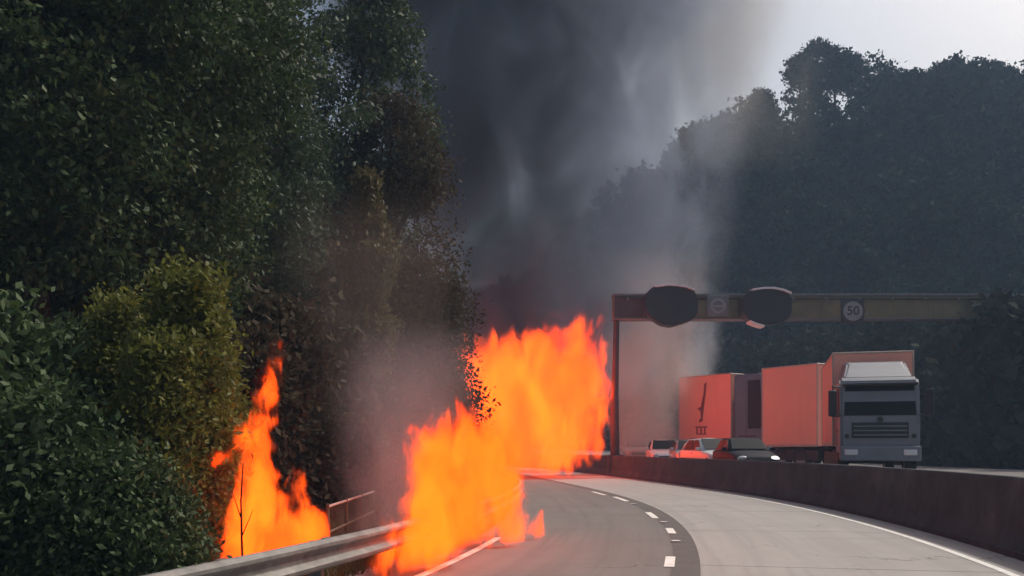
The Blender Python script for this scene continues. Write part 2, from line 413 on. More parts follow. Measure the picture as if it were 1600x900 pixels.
def signal(pts, rimpts, label, chin=None):
    cx = sum(p[0] for p in pts) / len(pts); cyy = sum(p[1] for p in pts) / len(pts)
    o = at(cx, cyy, GY - 1.1); e = tag(empty("lane_signal", o), label, "lane signal", "black lane signals on the gantry")
    s = (GY - 1.1) / FPX
    poly = [((x - cx) * s, (cyy - y) * s) for x, y in pts]
    bm = bmesh.new(); prism(bm, poly, -.45, .55)
    bmesh.ops.bevel(bm, geom=[ed for ed in bm.edges], offset=.07, segments=3, affect='EDGES')
    h = link("housing", bm, M['housing'], e)
    link("bracket", box(-.5, .5, .55, .72, -.4, .4, .02), M['chassis'], e)
    for seg in rimpts:  # thin strips added along the rims to carry the painted highlight
        bm = bmesh.new()
        a = [((x - cx) * s, (cyy - y) * s) for x, y in seg]
        top = [bm.verts.new((x, -.62, z + .05)) for x, z in a]; topb = [bm.verts.new((x, .3, z + .05)) for x, z in a]
        bot = [bm.verts.new((x, -.62, z - .05)) for x, z in a]; botb = [bm.verts.new((x, .3, z - .05)) for x, z in a]
        for i in range(len(a) - 1):
            for q in ((top[i], top[i+1], topb[i+1], topb[i]), (bot[i], botb[i], botb[i+1], bot[i+1]), (top[i], bot[i], bot[i+1], top[i+1]), (topb[i], topb[i+1], botb[i+1], botb[i])): bm.faces.new(q)
        for i in (0, -1): bm.faces.new((top[i], topb[i], botb[i], bot[i]))
        bmesh.ops.recalc_face_normals(bm, faces=bm.faces)
        link("lit_rim", bm, M['lit_rim'], e)
    return e
signal([(1006, 462), (1018, 450), (1045, 447), (1070, 450), (1084, 457), (1088, 470), (1088, 492), (1078, 502), (1062, 507), (1048, 511), (1032, 508), (1014, 496), (1007, 486)],
       [[(1022, 450), (1040, 447.5), (1055, 448), (1070, 450.5), (1083, 455.5)]], "rounded black lane signal with a drooping lower edge, next to the gantry column")
signal([(1158, 466), (1166, 457), (1185, 452), (1205, 452), (1224, 456), (1233, 464), (1234, 490), (1228, 500), (1205, 509), (1184, 508), (1166, 500), (1158, 490)],
       [[(1172, 455), (1190, 452.5), (1205, 452.5), (1220, 455.5), (1232, 460.5)], [(1168, 504), (1178, 508), (1190, 511.5)]], "rounded black lane signal with lit rims, between the two pale gantry signs")
def ring_bm(r0, r1, n=32, y=0.0, d=.03):
    bm = bmesh.new()
    rr = [[bm.verts.new((r * math.cos(2*math.pi*i/n), yy, r * math.sin(2*math.pi*i/n))) for i in range(n)] for r, yy in ((r0, y), (r1, y), (r1, y + d), (r0, y + d))]
    for a, b in zip(rr, rr[1:] + rr[:1]):
        for i in range(n): bm.faces.new((a[i], a[(i+1) % n], b[(i+1) % n], b[i]))
    bmesh.ops.recalc_face_normals(bm, faces=bm.faces); return bm
def disc_bm(r, y0, y1, n=32):
    return prism(bmesh.new(), [(r * math.cos(2*math.pi*i/n), r * math.sin(2*math.pi*i/n)) for i in range(n)], y0, y1)
def text_mesh(txt, size, depth=.01):
    cu = bpy.data.curves.new("t", 'FONT'); cu.body = txt; cu.size = size; cu.align_x = 'CENTER'; cu.align_y = 'CENTER'; cu.extrude = depth; cu.offset = size * .018
    o = bpy.data.objects.new("t", cu); COL.objects.link(o); bpy.context.view_layer.update()
    m = bpy.data.meshes.new_from_object(o.evaluated_get(bpy.context.evaluated_depsgraph_get()))
    bpy.data.objects.remove(o); m.transform(Matrix.Rotation(R(90), 4, 'X')); m.materials.clear(); return m
o = at(1333, 486, GY - .62); e = tag(empty("speed_sign", o), "round pale 50 speed sign on the olive gantry beam", "speed sign")
link("backing", box(-.66, .66, .06, .12, -.72, .68, .05), M['sign_dark'], e)
link("disc", disc_bm(.56, 0, .058), M['sign_white'], e); link("rim", ring_bm(.565, .67, d=.05, y=-.015), M['sign_dark'], e)
link("numerals", text_mesh("50", .72), M['sign_dark'], e, loc=(0, -.018, 0))
o = at(1122, 478, GY - .62); e = tag(empty("signal_panel", o), "faded square panel with a pale ring between the two black lane signals", "signal panel")
link("backing", box(-.62, .62, .0, .12, -.62, .62, .06), M['gantry_top'], e)
link("ring", ring_bm(.30, .44, y=-.035), M['sign_white'], e); link("bar", box(-.28, .28, -.03, -.003, -.06, .06, .01), M['sign_white'], e)

# ------------------------------------------------------------------ vehicles
def wheel_mesh(r, w):
    bm = bmesh.new(); n = 24
    pr = [(r * .62, -w/2), (r * .9, -w/2), (r, -w/2 + .03), (r, w/2 - .03), (r * .9, w/2), (r * .62, w/2)]
    rr = [[bm.verts.new((x, q * math.cos(2*math.pi*i/n), q * math.sin(2*math.pi*i/n))) for i in range(n)] for q, x in pr]
    for a, b in zip(rr, rr[1:] + rr[:1]):
        for i in range(n): bm.faces.new((a[i], a[(i+1) % n], b[(i+1) % n], b[i]))
    bmesh.ops.recalc_face_normals(bm, faces=bm.faces)
    t = bpy.data.meshes.new("wheel"); bm.to_mesh(t); bm.free(); t.materials.append(M['rubber'])
    bm = bmesh.new()
    for x0, x1, q in ((-w*.38, w*.38, r * .615), (-w*.46, w*.46, r * .2)):
        a = [bm.verts.new((x0, q*math.cos(2*math.pi*i/16), q*math.sin(2*math.pi*i/16))) for i in range(16)]; b = [bm.verts.new((x1, v.co.y, v.co.z)) for v in a]
        bm.faces.new(a); bm.faces.new(b[::-1])
        for i in range(16): bm.faces.new((a[i], b[i], b[(i+1) % 16], a[(i+1) % 16]))
    for k in range(6):
        an = k * math.pi / 3
        bm_box(bm, -w*.45, w*.45, -.03*r/.3, .03*r/.3, .1*r, .6*r, 0, M=Matrix.Rotation(an, 4, 'X'))
    bmesh.ops.recalc_face_normals(bm, faces=bm.faces)
    q = bpy.data.meshes.new("rim"); bm.to_mesh(q); bm.free(); q.materials.append(M['rim'])
    return t, q
WC = wheel_mesh(.31, .2); WT = wheel_mesh(.5, .32)
def wheel(root, x, y, r, meshes):
    w = link("wheel", meshes[0], parent=root, loc=(x, y, r)); link("rim", meshes[1], parent=w)

def loft(stations, n_up=None):
    """stations: (y, [(x, z) ... half outline from bottom centre to top centre]); mirrored to a closed body."""
    bm = bmesh.new(); rows = []
    for y, half in stations:
        full = half + [(-x, z) for x, z in half[::-1][1:-1]] if half[0][0] == 0 and half[-1][0] == 0 else half + [(-x, z) for x, z in half[::-1]]
        rows.append([bm.verts.new((x, y, z)) for x, z in full])
    n = len(rows[0])
    for a, b in zip(rows, rows[1:]):
        for i in range(n): bm.faces.new((a[i], a[(i+1) % n], b[(i+1) % n], b[i]))
    bm.faces.new(rows[0]); bm.faces.new(rows[-1][::-1])
    bmesh.ops.recalc_face_normals(bm, faces=bm.faces); return bm

def quadplate(pts, thick=.012, off=0.0):
    """thin solid panel from a planar outline, thickened along its normal, standing proud by off"""
    bm = bmesh.new(); P = [Vector(p) for p in pts]
    n = (P[1] - P[0]).cross(P[2] - P[0]).normalized()
    a = [bm.verts.new(p + n * (off)) for p in P]; b = [bm.verts.new(p + n * (off + thick)) for p in P]
    bm.faces.new(a[::-1]); bm.faces.new(b)
    m = len(P)
    for i in range(m): bm.faces.new((a[i], a[(i+1) % m], b[(i+1) % m], b[i]))
    bmesh.ops.recalc_face_normals(bm, faces=bm.faces); return bm

def make_car(loc, rz, paint, label, lit=False, hatch=True, h=1.46, plate=True):
    """front towards local -Y"""
    e = tag(empty("car", loc, rz), label, "car", "cars waiting behind the barrier")
    s = h / 1.46
    def half(w, z0, z1, z2): return [(0, z0), (w * .8, z0), (w * .95, z0 + .08), (w, (z0 + z1) / 2), (w * .985, z1 - .03), (w * .94, z1), (w * .6, z2), (0, z2 + .01)]
    body = loft([(-2.03, half(.62, .36, .58, .60)), (-1.98, half(.74, .24, .66, .69)), (-1.8, half(.83, .2, .74, .79)), (-1.3, half(.86, .2, .83, .88)), (-.75, half(.87, .2, .9, .95)),
                 (.4, half(.88, .2, .93, .94)), (1.5, half(.87, .2, .95, .96)), (1.85, half(.82, .22, .92, .94)), (1.98, half(.7, .3, .8, .82))])
    b = link("body", body, paint, e, smooth=True)
    rear = 1.75 if hatch else 1.35
    H = h
    cab = loft([(-.80, [(0, .9), (.78, .9), (.76, .93), (0, .95)]), (-.45, [(0, .9), (.80, .9), (.74, 1.12*s), (0, 1.15*s)]), (-.02, [(0, .9), (.80, .9), (.62, H - .08), (0, H - .02)]),
                (.5, [(0, .9), (.80, .9), (.61, H - .05), (0, H)]), (1.15, [(0, .9), (.79, .9), (.60, H - .07), (0, H - .02)]), (rear - .12, [(0, .9), (.76, .9), (.62, 1.2*s), (0, 1.25*s)]), (rear + .08, [(0, .9), (.72, .9), (.7, .95), (0, .98)])])
    c = link("roof", cab, paint, e, smooth=True)
    f = lambda x, y, z: Vector((x, y, z))
    link("windscreen", quadplate([f(-.69, -.77, .985), f(.69, -.77, .985), f(.57, -.05, H - .07), f(-.57, -.05, H - .07)], .014, .022), M['glass'], e)
    link("rear_window", quadplate([f(.6, rear + .03, 1.03), f(-.6, rear + .03, 1.03), f(-.53, 1.2, H - .06), f(.53, 1.2, H - .06)], .014, .03), M['glass'], e)
    for sx in (-1, 1):
        for (y0, y1, ty0, ty1) in ((-.55, .42, -.02, .40), (.50, 1.35, .50, 1.08)):
            pts = [f(sx * .80, y0, .95), f(sx * .80, y1, .95), f(sx * .635, ty1, H - .11), f(sx * .635, ty0, H - .11)]
            if sx < 0: pts = pts[::-1]
            link("side_window", quadplate(pts, .014, .012), M['glass'], e)
        hl = bmesh.new(); bmesh.ops.create_icosphere(hl, subdivisions=2, radius=1)
        for v in hl.verts: v.co = Vector((v.co.x * .19, v.co.y * .10, v.co.z * .085))
        o = link("headlight", hl, M['lamp_on'] if lit and sx > 0 else M['lamp'], e, (sx * .63, -1.93, .66), smooth=True); o.rotation_euler = (0, R(8 * sx), R(22 * sx))
        mb = box(-.1, .1, -.05, .05, -.06, .07, .03); link("mirror", mb, paint, e, (sx * .95, -.58, 1.0))
        link("mirror_glass", box(-.08, .08, .048, .056, -.045, .055), M['glass'], e, (sx * .95, -.58, 1.0))
        for y in (-1.28, 1.25): wheel(e, sx * .79, y, .31, WC)
        link("tail_light", box(-.1, .1, -.04, .04, -.11, .11, .03), M['print'], e, (sx * .68, 1.93, .78))
        link("door_handle", box(-.012, .012, -.08, .08, -.012, .012, .006, 1), M['black'], e, (sx * .885, .25, .82))
    link("grille", box(-.45, .45, -2.055, -1.99, .50, .62, .02), M['black'], e)
    link("bumper_intake", box(-.6, .6, -2.04, -1.96, .27, .42, .02), M['black'], e)
    if plate: link("number_plate", box(-.24, .24, -2.068, -2.056, .43, .50), M['plate'], e)
    return e

def opp_at(px, Y, dz=0):
    X = (px - 800) * Y / FPX
    t, o = road_off(np.array([X]), np.array([Y])); return Vector((X, Y, opp_z(float(t[0]), 0) + dz))
# cars face the camera, following their lane
make_car(opp_at(1163, 35.5), R(1), M['car_dark'], "dark blue-black car with a lit headlight beside the coral box trailer", lit=True)
make_car(opp_at(1113, 40), R(12), M['car_white'], "white car slanted in the queue just behind the dark car", h=1.5)
make_car(opp_at(1078, 44.5), R(-3), M['car_silver'], "silver car between two white cars, its windscreen facing the camera")
make_car(opp_at(1037, 49), R(-4), M['car_white'], "white car with a broad dark windscreen, nearest to the gantry column but one", h=1.5)
make_car(opp_at(993, 57), R(-2), M['car_silver'], "pale grey car right beside the gantry column in thin smoke")

make_car(opp_at(1013, 64), R(-4), M['car_white'], "white car farthest back in the queue, just visible behind the paler cars", h=1.55)

def make_cab(e, y0, w, z0, ztop, paint, deflector=True, depth=1.9):
    """cab-over cab: front face at local y0 looking to -Y"""
    hw = w / 2
    prof_ = [(y0, z0), (y0 - .02, z0 + 1.0), (y0 + .10, z0 + 1.75), (y0 + .22, ztop - .18), (y0 + .45, ztop), (y0 + depth, ztop), (y0 + depth, z0 - .2), (y0 + .5, z0 - .2)]
    bm = bmesh.new()
    a = [bm.verts.new((-hw, y, z)) for y, z in prof_]; b = [bm.verts.new((hw, y, z)) for y, z in prof_]
    bm.faces.new(a); bm.faces.new(b[::-1]); n = len(a)
    for i in range(n): bm.faces.new((a[i], b[i], b[(i+1) % n], a[(i+1) % n]))
    bmesh.ops.recalc_face_normals(bm, faces=bm.faces)
    bmesh.ops.bevel(bm, geom=list(bm.edges), offset=.09, segments=3, affect='EDGES')
    link("cab", bm, paint, e)
    f = lambda x, y, z: Vector((x, y, z))
    link("windscreen", quadplate([f(-hw + .12, y0 + .005, z0 + 1.08), f(hw - .12, y0 + .005, z0 + 1.08), f(hw - .17, y0 + .20, ztop - .32), f(-hw + .17, y0 + .20, ztop - .32)], .02, .012), M['glass'], e)
    link("sun_visor", box(-hw + .08, hw - .08, y0 - .12, y0 + .22, ztop - .30, ztop - .22, .025), M['black'], e)
    link("grille", box(-hw + .35, hw - .35, y0 - .05, y0 + .02, z0 + .36, z0 + .86, .03), M['black'], e)
    for k in range(3): link("grille_bar", box(-hw + .4, hw - .4, y0 - .075, y0 - .052, z0 + .44 + k*.14, z0 + .48 + k*.14, .008, 1), paint, e)
    link("badge", disc_bm(.09, y0 - .10, y0 - .078, 20), M['black'], e, (0, 0, z0 + .95)) 
    link("bumper", box(-hw - .01, hw + .01, y0 - .16, y0 + .3, z0 - .38, z0 + .10, .06, 3), paint, e)
    for sx in (-1, 1):
        link("headlight", box(-.2, .2, -.03, .03, -.09, .09, .03), M['lamp'], e, (sx * (hw - .32), y0 - .17, z0 - .1))
        link("indicator", disc_bm(.07, -.03, .02, 18), M['black'], e, (sx * (hw - .2), y0 - .03, z0 + .42))
        pts = [f(sx * hw, y0 + .22, z0 + 1.05), f(sx * hw, y0 + 1.2, z0 + 1.05), f(sx * hw, y0 + 1.2, ztop - .38), f(sx * hw, y0 + .38, ztop - .38)]
        link("side_window", quadplate(pts if sx > 0 else pts[::-1], .015, .006), M['glass'], e)
        link("door_seam", box(-.008, .008, -.012, .012, z0 + .1, ztop - .3), M['black'], e, (sx * (hw + .004), y0 + 1.32, 0))
        xm = sx * (hw + .24)
        bm = bmesh.new(); tube(bm, [(sx * (hw - .02), y0 + .12, ztop - .35), (xm, y0 - .12, ztop - .32), (xm, y0 - .14, ztop - .5)], .028, 8); link("mirror_arm", bm, M['black'], e); bm = bmesh.new()
        tube(bm, [(sx * (hw - .02), y0 + .05, z0 + 1.1), (xm, y0 - .12, z0 + 1.06), (xm, y0 - .14, z0 + 1.25)], .028, 8)
        ar = link("mirror_arm", bm, M['black'], e)
        mr = link("mirror", box(-.13, .13, -.06, .07, -.42, .42, .05, 3), M['black'], e, (xm, y0 - .14, z0 + 1.48)); mr.rotation_euler.z = R(-12 * sx)
        link("mirror_glass", box(-.1, .1, .068, .076, -.37, .37), M['lamp'], mr)
        st = link("step", box(-.05, .1, -.25, .25, -.05, .05, .02), M['black'], e, (sx * (hw - .06), y0 + .72, z0 - .3))
        wheel(e, sx * (hw - .17), y0 + 1.25, .5, WT)
        link("wheel_arch", box(-.17, .17, -.62, .62, -.06, .06, .03), M['black'], e, (sx * (hw - .168), y0 + 1.25, z0 + .62))
    if deflector:
        bm = bmesh.new()
        a = [(-hw + .15, y0 + .5, ztop - .02), (hw - .15, y0 + .5, ztop - .02), (hw - .1, y0 + depth - .05, ztop - .02), (-hw + .1, y0 + depth - .05, ztop - .02)]
        t_ = [(-hw + .35, y0 + 1.35, ztop + .52), (hw - .35, y0 + 1.35, ztop + .52), (hw - .2, y0 + depth - .05, ztop + .62), (-hw + .2, y0 + depth - .05, ztop + .62)]
        va = [bm.verts.new(p) for p in a]; vt = [bm.verts.new(p) for p in t_]
        bm.faces.new(va[::-1]); bm.faces.new(vt)
        for i in range(4): bm.faces.new((va[i], va[(i+1) % 4], vt[(i+1) % 4], vt[i]))
        bmesh.ops.bevel(bm, geom=list(bm.edges), offset=.06, segments=2, affect='EDGES')
        link("wind_deflector", bm, paint, e)

def make_box(e, y0, y1, w, z0, z1, marks=None):
    hw = w / 2
    b = link("cargo_box", box(-hw, hw, y0, y1, z0, z1, .025, 2), M['firelit'], e)
    t_ = .055
    for sx in (-1, 1):
        for y in (y0, y1):
            link("corner_post", box(sx*hw - t_*.5, sx*hw + t_*.5, y - t_*.5, y + t_*.5, z0 - .02, z1 + .015, .012, 1), M['trim'], b)
        link("roof_rail", box(sx*hw - t_*.45, sx*hw + t_*.45, y0 + .03, y1 - .03, z1 - .05, z1 + .012, .012, 1), M['trim'], b)
        link("floor_rail", box(sx*hw - t_*.45, sx*hw + t_*.45, y0 + .03, y1 - .03, z0 - .03, z0 + .09, .012, 1), M['trim'], b)
        k = y0 + 1.0
        while k < y1 - .3:                     # vertical panel joints of the box wall
            link("panel_joint", box(sx*(hw+.001) - .004, sx*(hw+.001) + .004, k - .012, k + .012, z0 + .1, z1 - .06), M['firelit'], b); k += 1.0
    for y in (y0, y1):
        link("end_rail", box(-hw + .03, hw - .03, y - t_*.45, y + t_*.45, z1 - .05, z1 + .012, .012, 1), M['trim'], b)
    # rear doors
    link("door_seam", box(-.012, .012, y1 - .01, y1 + .01, z0 + .05, z1 - .08), M['chassis'], b)
    for sx in (-1, 1):
        link("lock_rod", tube(bmesh.new(), [(sx*.3, y1 + .04, z0 + .05), (sx*.3, y1 + .04, z1 - .1)], .018, 6), M['rim'], b)
    return b

def make_under(e, y0, y1, w, z0, axles):
    hw = w / 2
    for sx in (-1, 1): link("chassis_rail", box(sx*.42 - .05, sx*.42 + .05, y0, y1, z0 - .32, z0 - .04, .01, 1), M['chassis'], e)
    for y in axles:
        for sx in (-1, 1): wheel(e, sx * (hw - .2), y, .5, WT)
        link("axle", tube(bmesh.new(), [(-hw + .2, y, .5), (hw - .2, y, .5)], .07, 8), M['chassis'], e)
        for sx in (-1, 1): link("mud_guard", box(-.17, .17, -.6, .6, -.02, .02, .01, 1), M['black'], e, (sx * (hw - .2), y, 1.06))
    for sx in (-1, 1):
        link("side_guard", box(sx*(hw - .06) - .02, sx*(hw - .06) + .02, y0 + .1, y1 - .1, .42, .9, .01, 1), M['chassis'], e)
    link("underrun_bar", box(-hw + .1, hw - .1, y1 - .1, y1, .45, .6, .01, 1), M['chassis'], e)

def frame_from(A, B):                          # rotation that turns local -Y along B->A
    h = (A - B); h.z = 0; h.normalize()
    return math.atan2(h.x, -h.y), h, Vector((-h.y, h.x, 0))

# rigid box truck at the right, cab towards the camera
A = Vector((10.62, 29.0, 0)); B = A + Vector((.285, 1, 0)) * 8
rz, hd, nn = frame_from(A, B)
base_z = .56
e = tag(empty("box_truck", A + nn * 1.2 + Vector((0, 0, base_z)), rz), "box truck with a slate cab and coral box, cab nearest the camera behind the barrier", "truck", "trucks in the queue")
make_cab(e, 0, 2.4, 1.0, 3.35, M['cab_grey'])
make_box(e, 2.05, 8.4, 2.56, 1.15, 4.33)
make_under(e, .6, 8.3, 2.5, 1.15, [6.6])
link("fuel_tank", box(-1.2, -.75, 2.6, 3.8, .5, 1.0, .08), M['chassis'], e)

# box trailer coupled behind it
A = at(1277, 0, 41.2); B = at(1191, 0, 44.0); A.z = B.z = 0
rz, hd, nn = frame_from(A, B); Lb = (A - B).length
zb_ = .6; zf = at(0, 697, 41.5).z - zb_; zr = at(0, 571, 42.3).z - zb_
e = tag(empty("box_trailer", A + nn * 1.25 + Vector((0, 0, zb_)), rz), "plain coral box trailer with pale edge trim standing behind the slate-cabbed truck", "trailer")
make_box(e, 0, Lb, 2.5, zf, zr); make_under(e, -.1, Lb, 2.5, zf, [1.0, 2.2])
link("drawbar", tube(bmesh.new(), [(0, -.05, .75), (0, -1.5, .7)], .07, 8), M['chassis'], e)

# far box truck with the dark figure mark on its side
A = at(1142, 0, 52.0); B = at(1061, 0, 55.0); A.z = B.z = 0
rz, hd, nn = frame_from(A, B); Lb = (A - B).length
zb_ = .66; zf = at(0, 688, 53).z - zb_; zr = at(0, 586, 53.3).z - zb_
e = tag(empty("box_truck", A + nn * 1.25 + Vector((0, 0, zb_)), rz), "farthest box truck, pale grey cab, dark slender mark on its coral side", "truck", "trucks in the queue")
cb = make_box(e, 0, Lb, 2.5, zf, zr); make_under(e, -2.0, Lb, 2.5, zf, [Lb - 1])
make_cab(e, -2.35, 2.4, 1.0, zr - .1, M['cab_pale'], deflector=False, depth=2.2)
def side_pt(u, v):                             # u along the side from the far end (0) to the cab (1), v up
    return Vector((-1.25 - .006, Lb * (1 - u), zf + (zr - zf) * v))
mk = [(.50, .86), (.545, .9), (.53, .72), (.50, .55), (.475, .38), (.47, .30), (.40, .27), (.41, .32), (.44, .35), (.43, .45), (.37, .49), (.44, .52), (.46, .62), (.49, .72)]
lg = bmesh.new(); va = [lg.verts.new(side_pt(u, v)) for u, v in mk]; vb = [lg.verts.new(v.co + Vector((-.012, 0, 0))) for v in va]
lg.faces.new(va); lg.faces.new(vb[::-1])
for i in range(len(va)): lg.faces.new((va[i], vb[i], vb[(i+1) % len(va)], va[(i+1) % len(va)]))
bmesh.ops.recalc_face_normals(lg, faces=lg.faces); bmesh.ops.triangulate(lg, faces=list(lg.faces))
link("side_mark", lg, M['print'], cb)
lg = bmesh.new()
for (u0, u1, v0, v1) in ((.33, .56, .195, .215), (.35, .375, .1, .19), (.43, .455, .1, .19), (.50, .525, .1, .19), (.36, .54, .09, .105)):
    p, q = side_pt(u0, v0), side_pt(u1, v1)
    bm_box(lg, p.x - .012, p.x, q.y, p.y, p.z, q.z)
link("side_lettering", lg, M['print'], cb)

# ------------------------------------------------------------------ foliage
def leaves_mesh(name, C, size, N=None, droop=.0, aspect=.5):
    """C: leaf centres (n,3). Each leaf is a folded rhombus of two triangles."""
    n = len(C)
    d = RNG.normal(size=(n, 3)); d[:, 2] -= droop; d /= np.linalg.norm(d, axis=1)[:, None]
    s = RNG.normal(size=(n, 3)); s -= (s * d).sum(1)[:, None] * d; s /= np.linalg.norm(s, axis=1)[:, None]
    nn_ = np.cross(d, s)
    L = size * RNG.uniform(.4, 1.6, n)[:, None]; Wd = L * aspect
    a = C - d * L * .5; b = C + s * Wd * .5 + nn_ * L * .06; c = C + d * L * .5; e = C - s * Wd * .5 + nn_ * L * .06
    V = np.empty((n * 4, 3), np.float32); V[0::4] = a; V[1::4] = b; V[2::4] = c; V[3::4] = e
    m = bpy.data.meshes.new(name); m.vertices.add(n * 4); m.vertices.foreach_set("co", V.ravel())
    idx = np.arange(n * 4, dtype=np.int32).reshape(n, 4)
    m.loops.add(n * 4); m.loops.foreach_set("vertex_index", idx.ravel())
    m.polygons.add(n); m.polygons.foreach_set("loop_start", np.arange(n, dtype=np.int32) * 4); 
    m.update(calc_edges=True); m.validate()
    return m

def crown_points(h0, h1, rx, n_cl, per, seed, shape='round', cl_r=.45, gap=.25):
    """clumps of leaves round branch tips through an uneven crown"""
    r = np.random.default_rng(seed); out = []; tips = []
    while len(tips) < n_cl:
        u = r.uniform(0, 1); z = h0 + (h1 - h0) * u
        if shape == 'round': w = math.sqrt(max(0, 1 - (2 * u - .9) ** 2 / 1.25))
        elif shape == 'column': w = min(1, 4 * (1 - u)) * (.75 + .25 * math.sin(u * 19)) * min(1, .5 + 4*u)
        elif shape == 'cone': w = (1 - u) ** .7 * (.85 + .15 * math.sin(u * 25))
        else: w = math.sqrt(max(0, 1 - (u ** 1.5)))
        an = r.uniform(0, 2 * math.pi); q = math.sqrt(r.uniform(.12, 1))
        lump = 1 + .33 * mnoise.noise((math.cos(an) * 1.3 + seed, math.sin(an) * 1.3, u * 3.2))
        x, y = q * w * rx * lump * math.cos(an), q * w * rx * lump * math.sin(an)
        if mnoise.noise((x * .7 + seed, y * .7, z * .7)) < -gap: continue
        tips.append((x, y, z))
    tips = np.array(tips)
    rad = cl_r * r.uniform(.6, 1.5, n_cl)
    P = tips[:, None, :] + np.clip(r.normal(size=(n_cl, per, 3)), -1.9, 1.9) * rad[:, None, None] * np.array([.5, .5, .36])
    return P.reshape(-1, 3), tips

def trunk_bm(h0, h1, tips, r0, seed, lean=(0, 0), n_l=9):
    r = random.Random(seed); bm = bmesh.new()
    def axis(z): f = z / h1; return Vector((lean[0]*f + .12*math.sin(z*.7+seed), lean[1]*f + .12*math.cos(z*.6+seed), z))
    zs = [-.6 + (h1*.93 + .6) * k / 9 for k in range(10)]
    tube(bm, [axis(z) for z in zs], [r0 * (1.25 if k == 0 else 1) * (1 - .085 * k) for k in range(10)], 8)
    for k in range(min(n_l, len(tips))):
        p = Vector(tips[r.randrange(len(tips))]); z0 = max(h0*.6, p.z - r.uniform(.5, 2.2)); s = axis(z0)
        m_ = s.lerp(p, .5) + Vector((r.uniform(-.2, .2), r.uniform(-.2, .2), r.uniform(0, .3)))
        tube(bm, [s, m_, p], [r0*.42, r0*.26, .015], 5)
    return bm

PROTO = {}
def tree(name, kind, loc, label, cat="tree", group=None, rz=None, s=1.0, **kw):
    """kind keys a prototype; each tree is an Empty > trunk, crown"""
    if kind not in PROTO:
        d = dict(h0=4, h1=12, rx=2.4, n_cl=420, per=60, leaf=.16, mat='leaf_dark', shape='round', r0=.16, cl_r=.5, gap=.25, droop=.3, seed=len(PROTO)*17+3, n_l=14, aspect=.5); d.update(kw)
        P, tips = crown_points(d['h0'], d['h1'], d['rx'], d['n_cl'], d['per'], d['seed'], d['shape'], d['cl_r'], d['gap'])
        tm = bpy.data.meshes.new("trunk"); b = trunk_bm(d['h0'], d['h1'], tips, d['r0'], d['seed'], n_l=d['n_l']); b.to_mesh(tm); b.free(); tm.materials.append(M['bark'])
        cm = leaves_mesh("crown", P, d['leaf'], droop=d['droop'], aspect=d['aspect']); cm.materials.append(M[d['mat']])
        PROTO[kind] = (tm, cm)
    tm, cm = PROTO[kind]
    e = tag(empty(name, loc, random.uniform(0, 6.28) if rz is None else rz), label, cat, group); e.scale = (s, s, s)
    link("trunk", tm, parent=e); link("crown", cm, parent=e)
    return e

def gpt(px, Y):
    X = (px - 800) * Y / FPX
    return Vector((X, Y, float(terrain_z([X], [Y])[0])))

ROAD_G = "trees on the wooded left verge"
# tall trees left to right, near to far
tree("broadleaf_tree", "big", gpt(215, 17), "tall dark broadleaf tree behind the yellow-green shrub, crown out of view above", group=ROAD_G, h0=2.6, h1=15, rx=2.7, n_cl=1000, per=120, leaf=.115, r0=.2)
tree("broadleaf_tree", "big", gpt(60, 15), "dark broadleaf tree nearest the left end of the guard rail", group=ROAD_G, rz=2.0)
tree("broadleaf_tree", "mid", gpt(330, 21), "dense dark green tree directly behind the tall roadside flame", group=ROAD_G, h0=3.0, h1=11.6, rx=2.4, n_cl=760, per=110, leaf=.12, mat='leaf_cool', r0=.18)
tree("broadleaf_tree", "mid2", gpt(440, 25), "tall tree with bright sky gaps in its top, left of the loose-leaved tree", group=ROAD_G, h0=4.0, h1=13.2, rx=2.7, n_cl=250, per=100, leaf=.14, mat='leaf_cool', r0=.2, gap=-.05)
tree("broadleaf_tree", "loose", gpt(566, 29), "tall loose-leaved tree standing against the dark smoke", group=ROAD_G, h0=5.5, h1=17.0, rx=2.15, n_cl=380, per=110, leaf=.14, r0=.2, gap=.0)
tree("broadleaf_tree", "smoky", gpt(612, 27), "brownish tree leaning into the smoke with scattered pale glints", group=ROAD_G, h0=3.2, h1=11.6, rx=1.95, n_cl=420, per=90, leaf=.13, mat='leaf_brown', r0=.15, gap=.1)
tree("broadleaf_tree", "low", gpt(655, 24.5), "low brown-green tree next to the big blaze", group=ROAD_G, h0=1.6, h1=6.6, rx=1.35, n_cl=260, per=80, leaf=.12, mat='leaf_brown', r0=.1, gap=.1)
tree("slender_tree", "spire", gpt(572, 22), "slender olive tree with drooping foliage before the brownish tree", group=ROAD_G, h0=1.2, h1=7.9, rx=.62, n_cl=330, per=80, leaf=.12, mat='leaf_olive', shape='column', r0=.07, cl_r=.3, droop=1.2)
# trees further back closing the wood
k_ = 0
for (px, Y, kd, s) in ((-120, 22, "mid", 1.1), (120, 26, "mid", 1.2), (250, 33, "mid2", 1.15), (370, 36, "big", 1.0), (480, 38, "mid", 1.05), (20, 36, "big", 1.2), (560, 42, "big", .95), (-200, 34, "big", 1.1), (640, 46, "mid", .8), (430, 50, "mid", 1.1), (300, 50, "big", 1.2)):
    tree("background_tree", kd, gpt(px, Y), "dark tree in the back rows of the left-hand wood", group="back rows of the left-hand wood", s=s)
